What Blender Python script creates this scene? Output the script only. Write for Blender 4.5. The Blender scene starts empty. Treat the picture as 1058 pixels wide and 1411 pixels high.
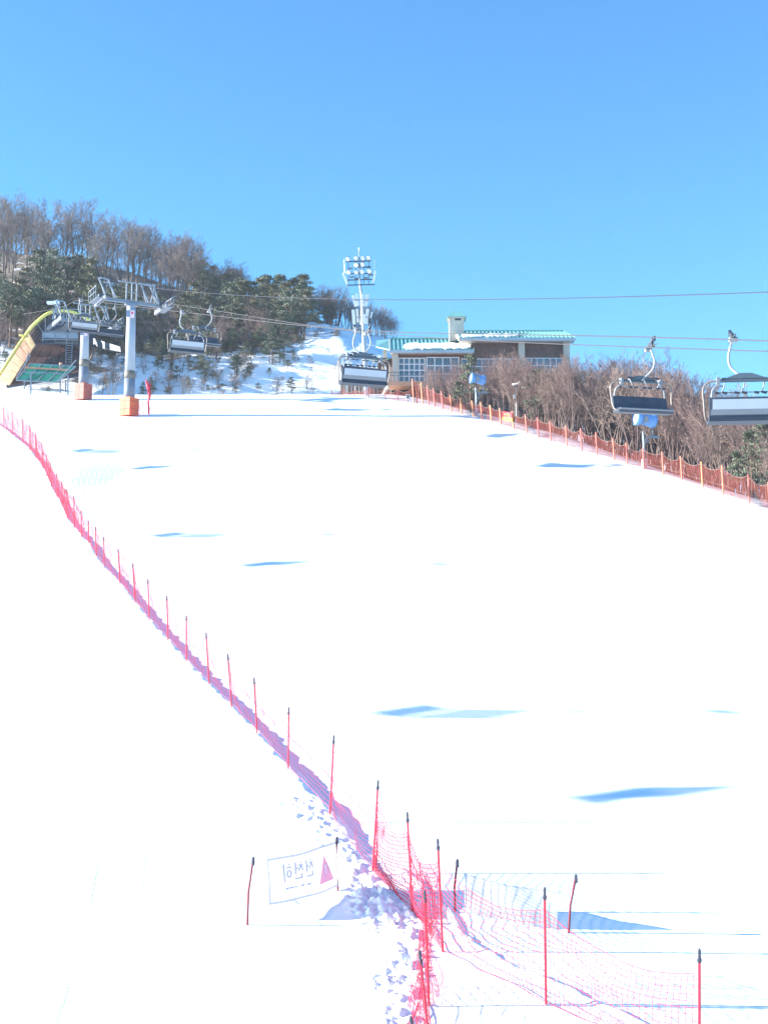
import bpy, math, random
import numpy as np
from mathutils import Vector, Matrix, Quaternion

random.seed(7)
rng = np.random.default_rng(7)
C = bpy.context.scene
COL = C.collection
R = math.radians

# ------------------------------------------------------------------ camera
F = 1703.0                      # focal length in photograph pixels (1058 x 1411)
PITCH = R(6.1)
cam_d = bpy.data.cameras.new('camera')
cam = bpy.data.objects.new('camera', cam_d)
COL.objects.link(cam)
cam.location = (0, 0, 0)
cam.rotation_euler = (R(90) + PITCH, 0, 0)
cam_d.sensor_fit = 'VERTICAL'
cam_d.sensor_height = 24.0
cam_d.lens = 24.0 * F / 1411.0
cam_d.clip_start = 0.1
cam_d.clip_end = 6000
C.camera = cam

# ------------------------------------------------------------------ light
SUN_EL = R(17.6)
LDIR = Vector((1.0 * math.cos(SUN_EL), 0.0 * math.cos(SUN_EL), -math.sin(SUN_EL))).normalized()
world = bpy.data.worlds.new('World')
C.world = world
world.use_nodes = True
wn = world.node_tree
wn.nodes.clear()
w_out = wn.nodes.new('ShaderNodeOutputWorld')
w_bg = wn.nodes.new('ShaderNodeBackground')
w_sky = wn.nodes.new('ShaderNodeTexSky')
w_sky.sky_type = 'NISHITA'
w_sky.sun_disc = False
w_sky.sun_elevation = SUN_EL
w_sky.sun_rotation = math.atan2(-LDIR.x, -LDIR.y)
w_sky.altitude = 300
w_sky.air_density = 1.0
w_sky.dust_density = 0.4
w_sky.ozone_density = 2.0
w_bg.inputs['Strength'].default_value = 0.071
w_tint = wn.nodes.new('ShaderNodeMix'); w_tint.data_type = 'RGBA'; w_tint.blend_type = 'MULTIPLY'
w_tint.inputs[0].default_value = 1.0; w_tint.clamp_result = False
w_tint.inputs[7].default_value = (0.40, 0.96, 1.30, 1)          # clear deep winter blue
wn.links.new(w_sky.outputs['Color'], w_tint.inputs[6]); wn.links.new(w_tint.outputs[2], w_bg.inputs['Color'])
wn.links.new(w_bg.outputs['Background'], w_out.inputs['Surface'])

sun_d = bpy.data.lights.new('sun', 'SUN')
sun_d.energy = 5.0
sun_d.angle = R(0.5)
sun_d.color = (1.0, 0.95, 0.88)
sun = bpy.data.objects.new('sun', sun_d)
COL.objects.link(sun)
sun.rotation_euler = LDIR.to_track_quat('-Z', 'Y').to_euler()
sun.location = (-60, -10, 60)

C.view_settings.view_transform = 'Standard'
C.view_settings.look = 'None'
C.view_settings.exposure = 1.95
C.view_settings.gamma = 1.0
C.view_settings.use_curve_mapping = False
C.render.engine = 'CYCLES'
C.cycles.use_denoising = True
C.cycles.transparent_max_bounces = 32
C.cycles.max_bounces = 6
C.cycles.diffuse_bounces = 3

# ------------------------------------------------------------------ helpers: pixels <-> world
def ray(u, v):
    dx, up = u - 529.0, 705.5 - v
    return Vector((dx, F * math.cos(PITCH) - up * math.sin(PITCH), F * math.sin(PITCH) + up * math.cos(PITCH)))

def at(u, v, y):
    """the world point at forward distance y along the line of sight of a photograph pixel"""
    d = ray(u, v)
    return d * (y / d.y)

def elev(v):
    return math.tan(PITCH + math.atan((705.5 - v) / F))

# slope profile measured from the photograph: (pixel row, distance)
_tab = [(1411, 17.1), (1383, 18.2), (1205, 22.6), (1134, 25.2), (1072, 28.8), (1022, 32), (985, 35), (950, 38), (920, 41),
        (890, 44), (860, 47.5), (838, 50.5), (810, 55), (771, 61.5), (697, 76), (631, 91), (593, 101), (575, 108),
        (560, 116), (546, 125)]
_py = [-40, 0, 8] + [d for v, d in _tab][::1] + [131, 138, 150, 400]
_pz = [-9.5, -8.2, -6.9] + [d * elev(v) for v, d in _tab] + [131 * elev(541.5), 26.9, 26.7, 20]
_gy = np.arange(-40, 400, 0.25)
_gz = np.interp(_gy, _py, _pz)
_k = np.exp(-0.5 * (np.arange(-28, 29) * 0.25 / 2.2) ** 2); _k /= _k.sum()
_gz = np.convolve(np.pad(_gz, 28, mode='edge'), _k, mode='valid')

def P(y):
    return np.interp(y, _gy, _gz)

# value noise --------------------------------------------------------
_perm = rng.random((256, 256))
def vnoise(x, y):
    x = np.asarray(x, float); y = np.asarray(y, float)
    xi = np.floor(x).astype(int); yi = np.floor(y).astype(int)
    fx = x - xi; fy = y - yi
    fx = fx * fx * (3 - 2 * fx); fy = fy * fy * (3 - 2 * fy)
    a = _perm[xi & 255, yi & 255]; b = _perm[(xi + 1) & 255, yi & 255]
    c = _perm[xi & 255, (yi + 1) & 255]; d = _perm[(xi + 1) & 255, (yi + 1) & 255]
    return (a * (1 - fx) + b * fx) * (1 - fy) + (c * (1 - fx) + d * fx) * fy - 0.5

def fbm(x, y, o=4):
    t = 0; a = 1.0
    for i in range(o):
        t = t + a * vnoise(x * 2 ** i + 17.3 * i, y * 2 ** i + 5.1 * i); a *= 0.5
    return t

FA = np.array([23.3, 75.0]); FB = np.array([4.9, 117.0])
_fd = (FB - FA) / np.linalg.norm(FB - FA)
_fn = np.array([_fd[1], -_fd[0]])           # points to the right of the fence
def side(x, y):
    return (np.asarray(x) - FA[0]) * _fn[0] + (np.asarray(y) - FA[1]) * _fn[1]

def T(x, y):
    x = np.asarray(x, float); y = np.asarray(y, float)
    s = np.maximum(side(x, y) - 0.8, 0)
    drop = 0.62 * s * s / (s + 3.0)
    z = P(y) - np.minimum(drop, 24)
    z = z + 0.10 * fbm(x * 0.13, y * 0.13, 3)
    z = z + 0.7 * np.exp(-((x + 40) / 5) ** 2 - ((y - 131) / 4) ** 2)   # bump of snow before the lift station
    return z

def gp(u, v):
    d = ray(u, v); d = d / d.y
    ys = np.arange(6, 175, 0.05)
    below = d.z * ys <= T(d.x * ys, ys)
    i = int(np.argmax(below)) if below.any() else len(ys) - 1
    y = float(ys[i])
    return Vector((d.x * y, y, float(T(d.x * y, y))))

# hill (in columns q = x/y) ------------------------------------------
_hu = [-700, -200, 0, 100, 200, 300, 400, 470, 545, 620, 700, 800, 1000]
_hr = [340, 335, 345, 358, 385, 412, 438, 449, 472, 508, 545, 560, 580]
_hk = [480, 478, 480, 490, 491, 489, 474, 466, 492, 520, 548, 562, 582]
_hy = [235, 228, 222, 216, 210, 202, 192, 188, 185, 182, 180, 180, 180]
def Hq(q, y):
    q = np.asarray(q, float); y = np.asarray(y, float)
    u = 529 + q * F * 1.0
    yr = np.interp(u, _hu, _hy)
    er = np.tan(PITCH + np.arctan((705.5 - np.interp(u, _hu, _hr)) / F)) * yr
    ek = np.tan(PITCH + np.arctan((705.5 - np.interp(u, _hu, _hk)) / F)) * 147
    z0 = 26.2
    t1 = np.clip((y - 133) / 14, 0, 1); t1 = t1 * t1 * (3 - 2 * t1)
    zb = z0 + (ek - z0) * t1
    t2 = np.clip((y - 147) / (yr - 147), 0, 1)
    zz = np.where(y < 147, zb, ek + (er - ek) * (t2 * 0.75 + 0.25 * t2 * t2 * (3 - 2 * t2)))
    zz = np.where(y > yr, er - (y - yr) * 0.22 - 0.004 * (y - yr) ** 2, zz)
    n = np.clip((y - 133) / 8, 0, 1)
    return zz + n * (0.9 * fbm(q * 40, y * 0.12, 4))

def hill_point(u, t):
    """t = 0 at the top of the bank, 1 on the ridge"""
    q = (u - 529) / F
    yr = float(np.interp(u, _hu, _hy))
    y = 147 + (yr - 147) * t
    q2 = q * 1.02
    return Vector((q2 * y, y, float(Hq(q2, y))))

# ------------------------------------------------------------------ helpers: materials
def mat(name, col, rough=0.6, metal=0.0, var=0.18, scale=4.0, bump=0.0, obj_var=0.0, col2=None, spec=0.4):
    m = bpy.data.materials.new(name); m.use_nodes = True
    nt = m.node_tree; b = nt.nodes['Principled BSDF']
    b.inputs['Roughness'].default_value = rough
    b.inputs['Metallic'].default_value = metal
    b.inputs['Specular IOR Level'].default_value = spec
    tc = nt.nodes.new('ShaderNodeTexCoord')
    nz = nt.nodes.new('ShaderNodeTexNoise'); nz.inputs['Scale'].default_value = scale
    nz.inputs['Detail'].default_value = 5; nz.inputs['Roughness'].default_value = 0.6
    nt.links.new(tc.outputs['Object'], nz.inputs['Vector'])
    mx = nt.nodes.new('ShaderNodeMix'); mx.data_type = 'RGBA'
    c1 = tuple(max(0, c * (1 - var)) for c in col)
    c2 = col2 if col2 else tuple(min(1, c * (1 + var)) for c in col)
    mx.inputs[6].default_value = (*c1, 1); mx.inputs[7].default_value = (*c2, 1)
    cr = nt.nodes.new('ShaderNodeMapRange'); cr.inputs[1].default_value = 0.3; cr.inputs[2].default_value = 0.7
    nt.links.new(nz.outputs['Fac'], cr.inputs[0]); nt.links.new(cr.outputs[0], mx.inputs[0])
    last = mx.outputs[2]
    if obj_var:
        oi = nt.nodes.new('ShaderNodeObjectInfo')
        hs = nt.nodes.new('ShaderNodeHueSaturation')
        mr = nt.nodes.new('ShaderNodeMapRange'); mr.inputs[3].default_value = 1 - obj_var; mr.inputs[4].default_value = 1 + obj_var
        nt.links.new(oi.outputs['Random'], mr.inputs[0]); nt.links.new(mr.outputs[0], hs.inputs['Value'])
        mr2 = nt.nodes.new('ShaderNodeMapRange'); mr2.inputs[3].default_value = 0.5 - 0.025; mr2.inputs[4].default_value = 0.5 + 0.02
        nt.links.new(oi.outputs['Random'], mr2.inputs[0]); nt.links.new(mr2.outputs[0], hs.inputs['Hue'])
        nt.links.new(last, hs.inputs['Color']); last = hs.outputs['Color']
    nt.links.new(last, b.inputs['Base Color'])
    if bump:
        bp = nt.nodes.new('ShaderNodeBump'); bp.inputs['Strength'].default_value = bump
        bp.inputs['Distance'].default_value = 0.03
        nt.links.new(nz.outputs['Fac'], bp.inputs['Height']); nt.links.new(bp.outputs[0], b.inputs['Normal'])
    return m

def mat_snow():
    m = mat('snow', (0.89, 0.90, 0.91), 0.55, var=0.02, scale=1.2, bump=0.15, spec=0.2)
    return m

def mat_slope():
    m = mat('slope snow', (0.89, 0.90, 0.91), 0.55, var=0.02, scale=1.2, bump=0.15, spec=0.2)
    nt = m.node_tree; b = nt.nodes['Principled BSDF']
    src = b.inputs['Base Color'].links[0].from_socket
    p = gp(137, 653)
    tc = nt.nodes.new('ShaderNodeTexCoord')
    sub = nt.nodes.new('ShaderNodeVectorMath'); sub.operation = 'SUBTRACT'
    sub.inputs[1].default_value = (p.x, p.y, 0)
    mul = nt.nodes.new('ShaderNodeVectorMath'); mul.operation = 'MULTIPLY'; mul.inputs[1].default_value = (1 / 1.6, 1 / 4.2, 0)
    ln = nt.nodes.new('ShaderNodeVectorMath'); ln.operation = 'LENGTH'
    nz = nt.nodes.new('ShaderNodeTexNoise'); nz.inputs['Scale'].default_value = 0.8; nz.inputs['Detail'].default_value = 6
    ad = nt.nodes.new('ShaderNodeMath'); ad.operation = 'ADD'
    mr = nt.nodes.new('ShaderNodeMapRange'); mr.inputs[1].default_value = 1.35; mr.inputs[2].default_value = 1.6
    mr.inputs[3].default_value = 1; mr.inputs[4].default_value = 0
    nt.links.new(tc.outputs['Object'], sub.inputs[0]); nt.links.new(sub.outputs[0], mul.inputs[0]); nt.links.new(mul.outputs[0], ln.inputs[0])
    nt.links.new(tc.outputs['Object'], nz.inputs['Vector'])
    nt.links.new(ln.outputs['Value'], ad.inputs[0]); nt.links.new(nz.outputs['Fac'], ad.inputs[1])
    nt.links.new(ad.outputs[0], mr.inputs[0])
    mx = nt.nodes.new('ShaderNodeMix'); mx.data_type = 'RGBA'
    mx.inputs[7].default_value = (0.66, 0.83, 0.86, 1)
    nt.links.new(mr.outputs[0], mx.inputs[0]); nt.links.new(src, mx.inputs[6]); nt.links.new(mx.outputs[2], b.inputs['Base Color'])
    return m

def mat_hill():
    m = bpy.data.materials.new('wooded hill ground'); m.use_nodes = True
    nt = m.node_tree; b = nt.nodes['Principled BSDF']; b.inputs['Roughness'].default_value = 0.8
    tc = nt.nodes.new('ShaderNodeTexCoord')
    n1 = nt.nodes.new('ShaderNodeTexNoise'); n1.inputs['Scale'].default_value = 0.22; n1.inputs['Detail'].default_value = 9; n1.inputs['Roughness'].default_value = 0.72
    mp = nt.nodes.new('ShaderNodeMapping'); mp.inputs['Scale'].default_value = (1, 1, 1.6)
    nt.links.new(tc.outputs['Object'], mp.inputs[0]); nt.links.new(mp.outputs[0], n1.inputs['Vector'])
    # more leaf litter up in the wood, clean snow low on the bank and on the open piste
    sx = nt.nodes.new('ShaderNodeSeparateXYZ'); nt.links.new(tc.outputs['Object'], sx.inputs[0])
    hy = nt.nodes.new('ShaderNodeMapRange'); hy.inputs[1].default_value = 140; hy.inputs[2].default_value = 156; hy.inputs[3].default_value = -0.07; hy.inputs[4].default_value = 0.12
    nt.links.new(sx.outputs['Y'], hy.inputs[0])
    hx = nt.nodes.new('ShaderNodeMapRange'); hx.inputs[1].default_value = -12.5; hx.inputs[2].default_value = -8; hx.inputs[3].default_value = 0.0; hx.inputs[4].default_value = -0.28
    nt.links.new(sx.outputs['X'], hx.inputs[0])
    a1 = nt.nodes.new('ShaderNodeMath'); a1.operation = 'ADD'; nt.links.new(n1.outputs['Fac'], a1.inputs[0]); nt.links.new(hy.outputs[0], a1.inputs[1])
    a2 = nt.nodes.new('ShaderNodeMath'); a2.operation = 'ADD'; nt.links.new(a1.outputs[0], a2.inputs[0]); nt.links.new(hx.outputs[0], a2.inputs[1])
    mr = nt.nodes.new('ShaderNodeMapRange'); mr.inputs[1].default_value = 0.50; mr.inputs[2].default_value = 0.56
    nt.links.new(a2.outputs[0], mr.inputs[0])
    n2 = nt.nodes.new('ShaderNodeTexNoise'); n2.inputs['Scale'].default_value = 1.7; n2.inputs['Detail'].default_value = 6
    nt.links.new(tc.outputs['Object'], n2.inputs['Vector'])
    mm = nt.nodes.new('ShaderNodeMix'); mm.data_type = 'RGBA'
    mm.inputs[6].default_value = (0.13, 0.10, 0.075, 1); mm.inputs[7].default_value = (0.24, 0.19, 0.14, 1)
    nt.links.new(n2.outputs['Fac'], mm.inputs[0])
    mx = nt.nodes.new('ShaderNodeMix'); mx.data_type = 'RGBA'
    mx.inputs[6].default_value = (0.82, 0.85, 0.9, 1)
    nt.links.new(mm.outputs[2], mx.inputs[7]); nt.links.new(mr.outputs[0], mx.inputs[0])
    nt.links.new(mx.outputs[2], b.inputs['Base Color'])
    bp = nt.nodes.new('ShaderNodeBump'); bp.inputs['Strength'].default_value = 0.7; bp.inputs['Distance'].default_value = 0.5
    nt.links.new(n1.outputs['Fac'], bp.inputs['Height']); nt.links.new(bp.outputs[0], b.inputs['Normal'])
    return m

def mat_mesh(name, col, alpha):
    """fine netting too far away to tell the strands apart"""
    m = bpy.data.materials.new(name); m.use_nodes = True
    nt = m.node_tree; nt.nodes.clear()
    out = nt.nodes.new('ShaderNodeOutputMaterial'); d = nt.nodes.new('ShaderNodeBsdfDiffuse'); d.inputs[0].default_value = (*col, 1)
    t = nt.nodes.new('ShaderNodeBsdfTransparent'); mx = nt.nodes.new('ShaderNodeMixShader')
    tl = nt.nodes.new('ShaderNodeBsdfTranslucent'); tl.inputs[0].default_value = (*col, 1)
    m2 = nt.nodes.new('ShaderNodeMixShader'); m2.inputs[0].default_value = 0.35
    nt.links.new(d.outputs[0], m2.inputs[1]); nt.links.new(tl.outputs[0], m2.inputs[2])
    tc = nt.nodes.new('ShaderNodeTexCoord'); nz = nt.nodes.new('ShaderNodeTexNoise'); nz.inputs['Scale'].default_value = 1.5; nz.inputs['Detail'].default_value = 5
    nt.links.new(tc.outputs['Object'], nz.inputs['Vector'])
    mr = nt.nodes.new('ShaderNodeMapRange'); mr.inputs[1].default_value = 0.3; mr.inputs[2].default_value = 0.7
    mr.inputs[3].default_value = alpha - 0.13; mr.inputs[4].default_value = alpha + 0.13
    nt.links.new(nz.outputs['Fac'], mr.inputs[0]); nt.links.new(mr.outputs[0], mx.inputs[0])
    nt.links.new(t.outputs[0], mx.inputs[1]); nt.links.new(m2.outputs[0], mx.inputs[2]); nt.links.new(mx.outputs[0], out.inputs[0])
    return m

def mat_cloth(name, col, trans=0.5, var=0.06, see_through=0.0):
    m = bpy.data.materials.new(name); m.use_nodes = True
    nt = m.node_tree; nt.nodes.clear()
    out = nt.nodes.new('ShaderNodeOutputMaterial'); d = nt.nodes.new('ShaderNodeBsdfDiffuse')
    tl = nt.nodes.new('ShaderNodeBsdfTranslucent'); m2 = nt.nodes.new('ShaderNodeMixShader'); m2.inputs[0].default_value = trans
    tc = nt.nodes.new('ShaderNodeTexCoord'); nz = nt.nodes.new('ShaderNodeTexNoise'); nz.inputs['Scale'].default_value = 3
    nt.links.new(tc.outputs['Object'], nz.inputs['Vector'])
    mx = nt.nodes.new('ShaderNodeMix'); mx.data_type = 'RGBA'
    mx.inputs[6].default_value = (*[c * (1 - var) for c in col], 1); mx.inputs[7].default_value = (*[min(1, c * (1 + var)) for c in col], 1)
    nt.links.new(nz.outputs['Fac'], mx.inputs[0])
    nt.links.new(mx.outputs[2], d.inputs[0]); nt.links.new(mx.outputs[2], tl.inputs[0])
    nt.links.new(d.outputs[0], m2.inputs[1]); nt.links.new(tl.outputs[0], m2.inputs[2])
    if see_through:
        th = nt.nodes.new('ShaderNodeBsdfTransparent'); m3 = nt.nodes.new('ShaderNodeMixShader'); m3.inputs[0].default_value = see_through  # plain transparency, added so sun passes and the banner's shadow stays pale
        nt.links.new(m2.outputs[0], m3.inputs[1]); nt.links.new(th.outputs[0], m3.inputs[2]); nt.links.new(m3.outputs[0], out.inputs[0])
    else: nt.links.new(m2.outputs[0], out.inputs[0])
    return m

M = {}
M['snow'] = mat_snow()
M['steel'] = mat('galvanised steel', (0.25, 0.29, 0.33), 0.45, 0.35, var=0.15, scale=3)
M['white_steel'] = mat('white painted steel', (0.26, 0.28, 0.30), 0.45, 0.0, var=0.08, scale=3)
M['arm'] = mat('lift arm paint', (0.17, 0.21, 0.25), 0.5, 0.1, var=0.15, scale=1.5)
M['dark_steel'] = mat('dark grey steel', (0.055, 0.07, 0.09), 0.5, 0.2, var=0.2, scale=3)
M['mast'] = mat('mast grey paint', (0.34, 0.39, 0.44), 0.45, 0.0, var=0.06, scale=1.5)
M['mast_dark'] = mat('mast lower paint', (0.17, 0.20, 0.25), 0.5, 0.0, var=0.12, scale=2)
M['mast_band'] = mat('mast band', (0.16, 0.145, 0.12), 0.6, 0.0, var=0.15, scale=3)
M['pad'] = mat('orange foam pad', (0.80, 0.14, 0.045), 0.6, 0, var=0.10, scale=2.0)
M['pad_old'] = mat('faded red pad', (0.46, 0.10, 0.07), 0.65, 0, var=0.15, scale=2.0)
M['rope'] = mat('steel rope', (0.045, 0.042, 0.048), 0.6, 0.0, var=0.1)
M['wire'] = mat('black cable', (0.02, 0.025, 0.04), 0.6, 0, var=0.1)
M['seat'] = mat('dark seat padding', (0.045, 0.06, 0.085), 0.6, 0, var=0.2, scale=3)
M['seat_under'] = mat('seat shell', (0.022, 0.032, 0.05), 0.5, 0, var=0.1, scale=2)
M['back_white'] = mat('white back panel', (0.42, 0.46, 0.50), 0.35, 0, var=0.03, scale=1.5)
M['back_grey'] = mat('grey back shell', (0.19, 0.205, 0.225), 0.4, 0, var=0.06, scale=2)
M['beam'] = mat('chair beam paint', (0.09, 0.12, 0.145), 0.5, 0.1, var=0.1, scale=3)
M['side_tube'] = mat('weathered tube', (0.24, 0.20, 0.17), 0.5, 0.2, var=0.25, scale=1.2)
M['rubber'] = mat('black rubber', (0.04, 0.045, 0.06), 0.7)
M['pole_red'] = mat('red plastic pole', (0.62, 0.030, 0.055), 0.45, 0, var=0.15, scale=6)
M['pole_maroon'] = mat('maroon plastic pole', (0.24, 0.035, 0.05), 0.5, 0, var=0.2, scale=6)
M['cap'] = mat('black cap', (0.05, 0.05, 0.07), 0.5)
M['net_red'] = mat('red netting', (0.70, 0.022, 0.06), 0.6, 0, var=0.1, scale=5)
M['cord'] = mat('grey cord', (0.35, 0.33, 0.42), 0.7)
M['post_orange'] = mat('orange fence post', (0.72, 0.22, 0.12), 0.55, 0, var=0.10, scale=2, obj_var=0.08)
M['net_brown'] = mat_mesh('brown red netting', (0.24, 0.07, 0.058), 0.40)
M['net_cord'] = mat('fence cord', (0.26, 0.17, 0.15), 0.7)
M['banner'] = mat_cloth('banner cloth', (0.40, 0.41, 0.42), 0.42, see_through=0.10)
M['ink_blue'] = mat_cloth('banner lettering', (0.60, 0.63, 0.72), 0.5)
M['ink_pink'] = mat_cloth('banner warning triangle', (0.88, 0.58, 0.70), 0.5)
M['banner_plain'] = mat_cloth('plain banner cloth', (0.58, 0.58, 0.58), 0.45, see_through=0.14)
M['ink_white'] = mat_cloth('banner white print', (0.92, 0.92, 0.92), 0.3)
M['ink_hem'] = mat_cloth('banner hem', (0.54, 0.60, 0.74), 0.4)
M['roof'] = mat('turquoise roof sheet', (0.17, 0.40, 0.37), 0.4, 0.1, var=0.10, scale=0.8)
M['roof_edge'] = mat('roof fascia', (0.40, 0.46, 0.50), 0.5, 0, var=0.1, scale=1)
M['cream'] = mat('cream painted concrete', (0.50, 0.46, 0.39), 0.7, 0, var=0.14, scale=1.4)
M['wood_wall'] = mat('brown timber wall', (0.125, 0.078, 0.068), 0.75, 0, var=0.25, scale=2)
M['board'] = mat('brown wall boards', (0.20, 0.125, 0.10), 0.75, 0, var=0.22, scale=2, obj_var=0.25)
M['deck'] = mat('tan deck beam', (0.60, 0.29, 0.17), 0.7, 0, var=0.12, scale=1.5)
M['frame_white'] = mat('white window frame', (0.74, 0.75, 0.76), 0.5, 0, var=0.04)
M['glass'] = mat('window glass', (0.07, 0.15, 0.20), 0.06, 0, var=0.25, scale=0.9, spec=0.8)
M['blue'] = mat('blue machine paint', (0.15, 0.36, 0.70), 0.4, 0, var=0.12, scale=2)
M['yellow'] = mat('yellow rail', (0.92, 0.80, 0.20), 0.5, 0, var=0.1, scale=1.5)
M['plywood'] = mat('plywood panel', (0.50, 0.31, 0.17), 0.7, 0, var=0.16, scale=1.2, obj_var=0.1)
M['rust'] = mat('rusty plate', (0.085, 0.045, 0.038), 0.7, 0.1, var=0.35, scale=0.9, obj_var=0.2)
M['navy'] = mat('dark lining', (0.035, 0.045, 0.075), 0.7, 0, var=0.2)
M['green_net'] = mat_mesh('green catch netting', (0.03, 0.26, 0.20), 0.78)
M['sign_red'] = mat('red sign sheet', (0.66, 0.035, 0.07), 0.5, 0, var=0.05)
M['sign_yellow'] = mat('yellow sign sheet', (0.85, 0.55, 0.06), 0.5, 0, var=0.05)
M['sign_pink'] = mat('pale pink notice', (0.75, 0.58, 0.66), 0.5, 0, var=0.04)
M['sign_blue'] = mat('blue grey notice', (0.20, 0.26, 0.36), 0.5, 0, var=0.04)
M['lamp_face'] = mat('floodlight glass', (0.72, 0.72, 0.70), 0.15, 0, var=0.05)
M['antenna'] = mat('white antenna cover', (0.74, 0.74, 0.73), 0.4, 0, var=0.04)
M['bark_grey'] = mat('grey brown bark', (0.115, 0.094, 0.085), 0.85, 0, var=0.25, scale=3, obj_var=0.2)
M['twig_grey'] = mat('grey brown twigs', (0.175, 0.135, 0.118), 0.85, 0, var=0.2, scale=1.2, obj_var=0.25)
M['bark_plum'] = mat('plum brown bark', (0.15, 0.105, 0.092), 0.85, 0, var=0.25, scale=3, obj_var=0.2)
M['twig_plum'] = mat('plum brown twigs', (0.205, 0.14, 0.12), 0.85, 0, var=0.2, scale=1.2, obj_var=0.25)
M['pine_bark'] = mat('pine bark', (0.14, 0.085, 0.06), 0.85, 0, var=0.25, scale=3)
M['needles'] = mat('pine needles', (0.10, 0.118, 0.075), 0.7, 0, var=0.4, scale=0.9, obj_var=0.25)
M['needles_olive'] = mat('olive needles', (0.125, 0.125, 0.062), 0.7, 0, var=0.35, scale=0.9, obj_var=0.25)
M['shrub'] = mat('dry shrub', (0.17, 0.13, 0.095), 0.85, 0, var=0.3, scale=1.2, obj_var=0.3)
M['ski_track'] = M['snow']

# ------------------------------------------------------------------ helpers: meshes
class MB:
    def __init__(s): s.v = []; s.f = []
    def add(s, vs, fs):
        n = len(s.v); s.v.extend([tuple(p) for p in vs]); s.f.extend([tuple(i + n for i in f) for f in fs])
        return s
    def box(s, c, sz, rot=None):
        hx, hy, hz = sz[0] / 2, sz[1] / 2, sz[2] / 2
        vs = [Vector((x, y, z)) for z in (-hz, hz) for y in (-hy, hy) for x in (-hx, hx)]
        if rot is not None: vs = [rot @ p for p in vs]
        c = Vector(c)
        return s.add([p + c for p in vs], [(0, 2, 3, 1), (4, 5, 7, 6), (0, 1, 5, 4), (2, 6, 7, 3), (0, 4, 6, 2), (1, 3, 7, 5)])
    def bar(s, a, b, w, h=None, up=(0, 0, 1)):
        a = Vector(a); b = Vector(b); d = (b - a); L = d.length; d.normalize(); h = w if h is None else h
        x = d.cross(Vector((0, 1, 0)) if abs(d.z) > 0.9 else Vector(up))
        if x.length < 1e-4: x = d.cross(Vector((1, 0, 0)))
        x.normalize(); z = x.cross(d)
        rot = Matrix((x, d, z)).transposed()
        return s.box((a + b) / 2, (w, L, h), rot)
    def tube(s, pts, r, n=8, caps=True):
        pts = [Vector(p) for p in pts]
        rs = r if isinstance(r, (list, tuple)) else [r] * len(pts)
        vs, fs = [], []
        ref = None
        for i, p in enumerate(pts):
            d = (pts[min(i + 1, len(pts) - 1)] - pts[max(i - 1, 0)]).normalized()
            if ref is None:
                ref = d.cross(Vector((0.31, 0.2, 0.93)))
                if ref.length < 0.05: ref = d.cross(Vector((1, 0, 0)))
            x = (ref - d * ref.dot(d)).normalized(); ref = x; y = d.cross(x)
            for k in range(n):
                a = 2 * math.pi * k / n
                vs.append(p + (x * math.cos(a) + y * math.sin(a)) * rs[i])
        for i in range(len(pts) - 1):
            for k in range(n):
                k2 = (k + 1) % n
                fs.append((i * n + k, i * n + k2, (i + 1) * n + k2, (i + 1) * n + k))
        if caps:
            fs.append(tuple(range(n - 1, -1, -1))); m = (len(pts) - 1) * n; fs.append(tuple(m + k for k in range(n)))
        return s.add(vs, fs)
    def prism(s, poly, vec):
        """closed polygon (3-D points) extruded by vec"""
        n = len(poly); vec = Vector(vec); vs = [Vector(p) for p in poly] + [Vector(p) + vec for p in poly]
        fs = [tuple(range(n - 1, -1, -1)), tuple(range(n, 2 * n))] + [(i, (i + 1) % n, n + (i + 1) % n, n + i) for i in range(n)]
        return s.add(vs, fs)
    def build(s, name, m, parent=None, smooth=False):
        me = bpy.data.meshes.new(name); me.from_pydata(s.v, [], s.f); me.update()
        if smooth: me.polygons.foreach_set('use_smooth', [True] * len(me.polygons))
        return link(name, me, m, parent)

def link(name, me, m, parent=None):
    if m is not None and not me.materials: me.materials.append(M[m] if isinstance(m, str) else m)
    o = bpy.data.objects.new(name, me); COL.objects.link(o)
    if parent is not None: o.parent = parent
    return o

def tag(o, label=None, cat=None, group=None, kind=None):
    if label: o['label'] = label
    if cat: o['category'] = cat
    if group: o['group'] = group
    if kind: o['kind'] = kind
    return o

def thing(name, label, cat, loc=(0, 0, 0), rotz=0.0, group=None):
    o = bpy.data.objects.new(name, None); COL.objects.link(o)
    o.location = loc; o.rotation_euler = (0, 0, rotz); o.empty_display_size = 0.2
    return tag(o, label, cat, group)

def dup(root, loc, rotz, label, group=None, scale=1.0):
    r = root.copy(); COL.objects.link(r); r.location = loc; r.rotation_euler = (0, 0, rotz); r['label'] = label
    if group: r['group'] = group
    r.scale = (scale,) * 3 if not isinstance(scale, tuple) else scale
    def rec(src, dst):
        for ch in kids[src.name]:
            c = ch.copy(); COL.objects.link(c); c.parent = dst
            rec(ch, c)
    rec(root, r)
    return r

class Kids(dict):
    def __missing__(self, k):
        v = list(bpy.data.objects[k].children); self[k] = v; return v
kids = Kids()

def grid_mesh(X, Y, Z):
    n, m = X.shape
    co = np.stack([X, Y, Z], -1).reshape(-1, 3)
    i = np.arange(n * m).reshape(n, m)
    q = np.stack([i[:-1, :-1], i[:-1, 1:], i[1:, 1:], i[1:, :-1]], -1).reshape(-1, 4)
    me = bpy.data.meshes.new('grid')
    me.vertices.add(len(co)); me.vertices.foreach_set('co', co.ravel())
    me.loops.add(q.size); me.loops.foreach_set('vertex_index', q.ravel())
    me.polygons.add(len(q)); me.polygons.foreach_set('loop_start', np.arange(0, q.size, 4)); me.polygons.foreach_set('loop_total', np.full(len(q), 4))
    me.update(calc_edges=True); me.validate()
    me.polygons.foreach_set('use_smooth', np.ones(len(q), bool))
    return me

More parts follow.
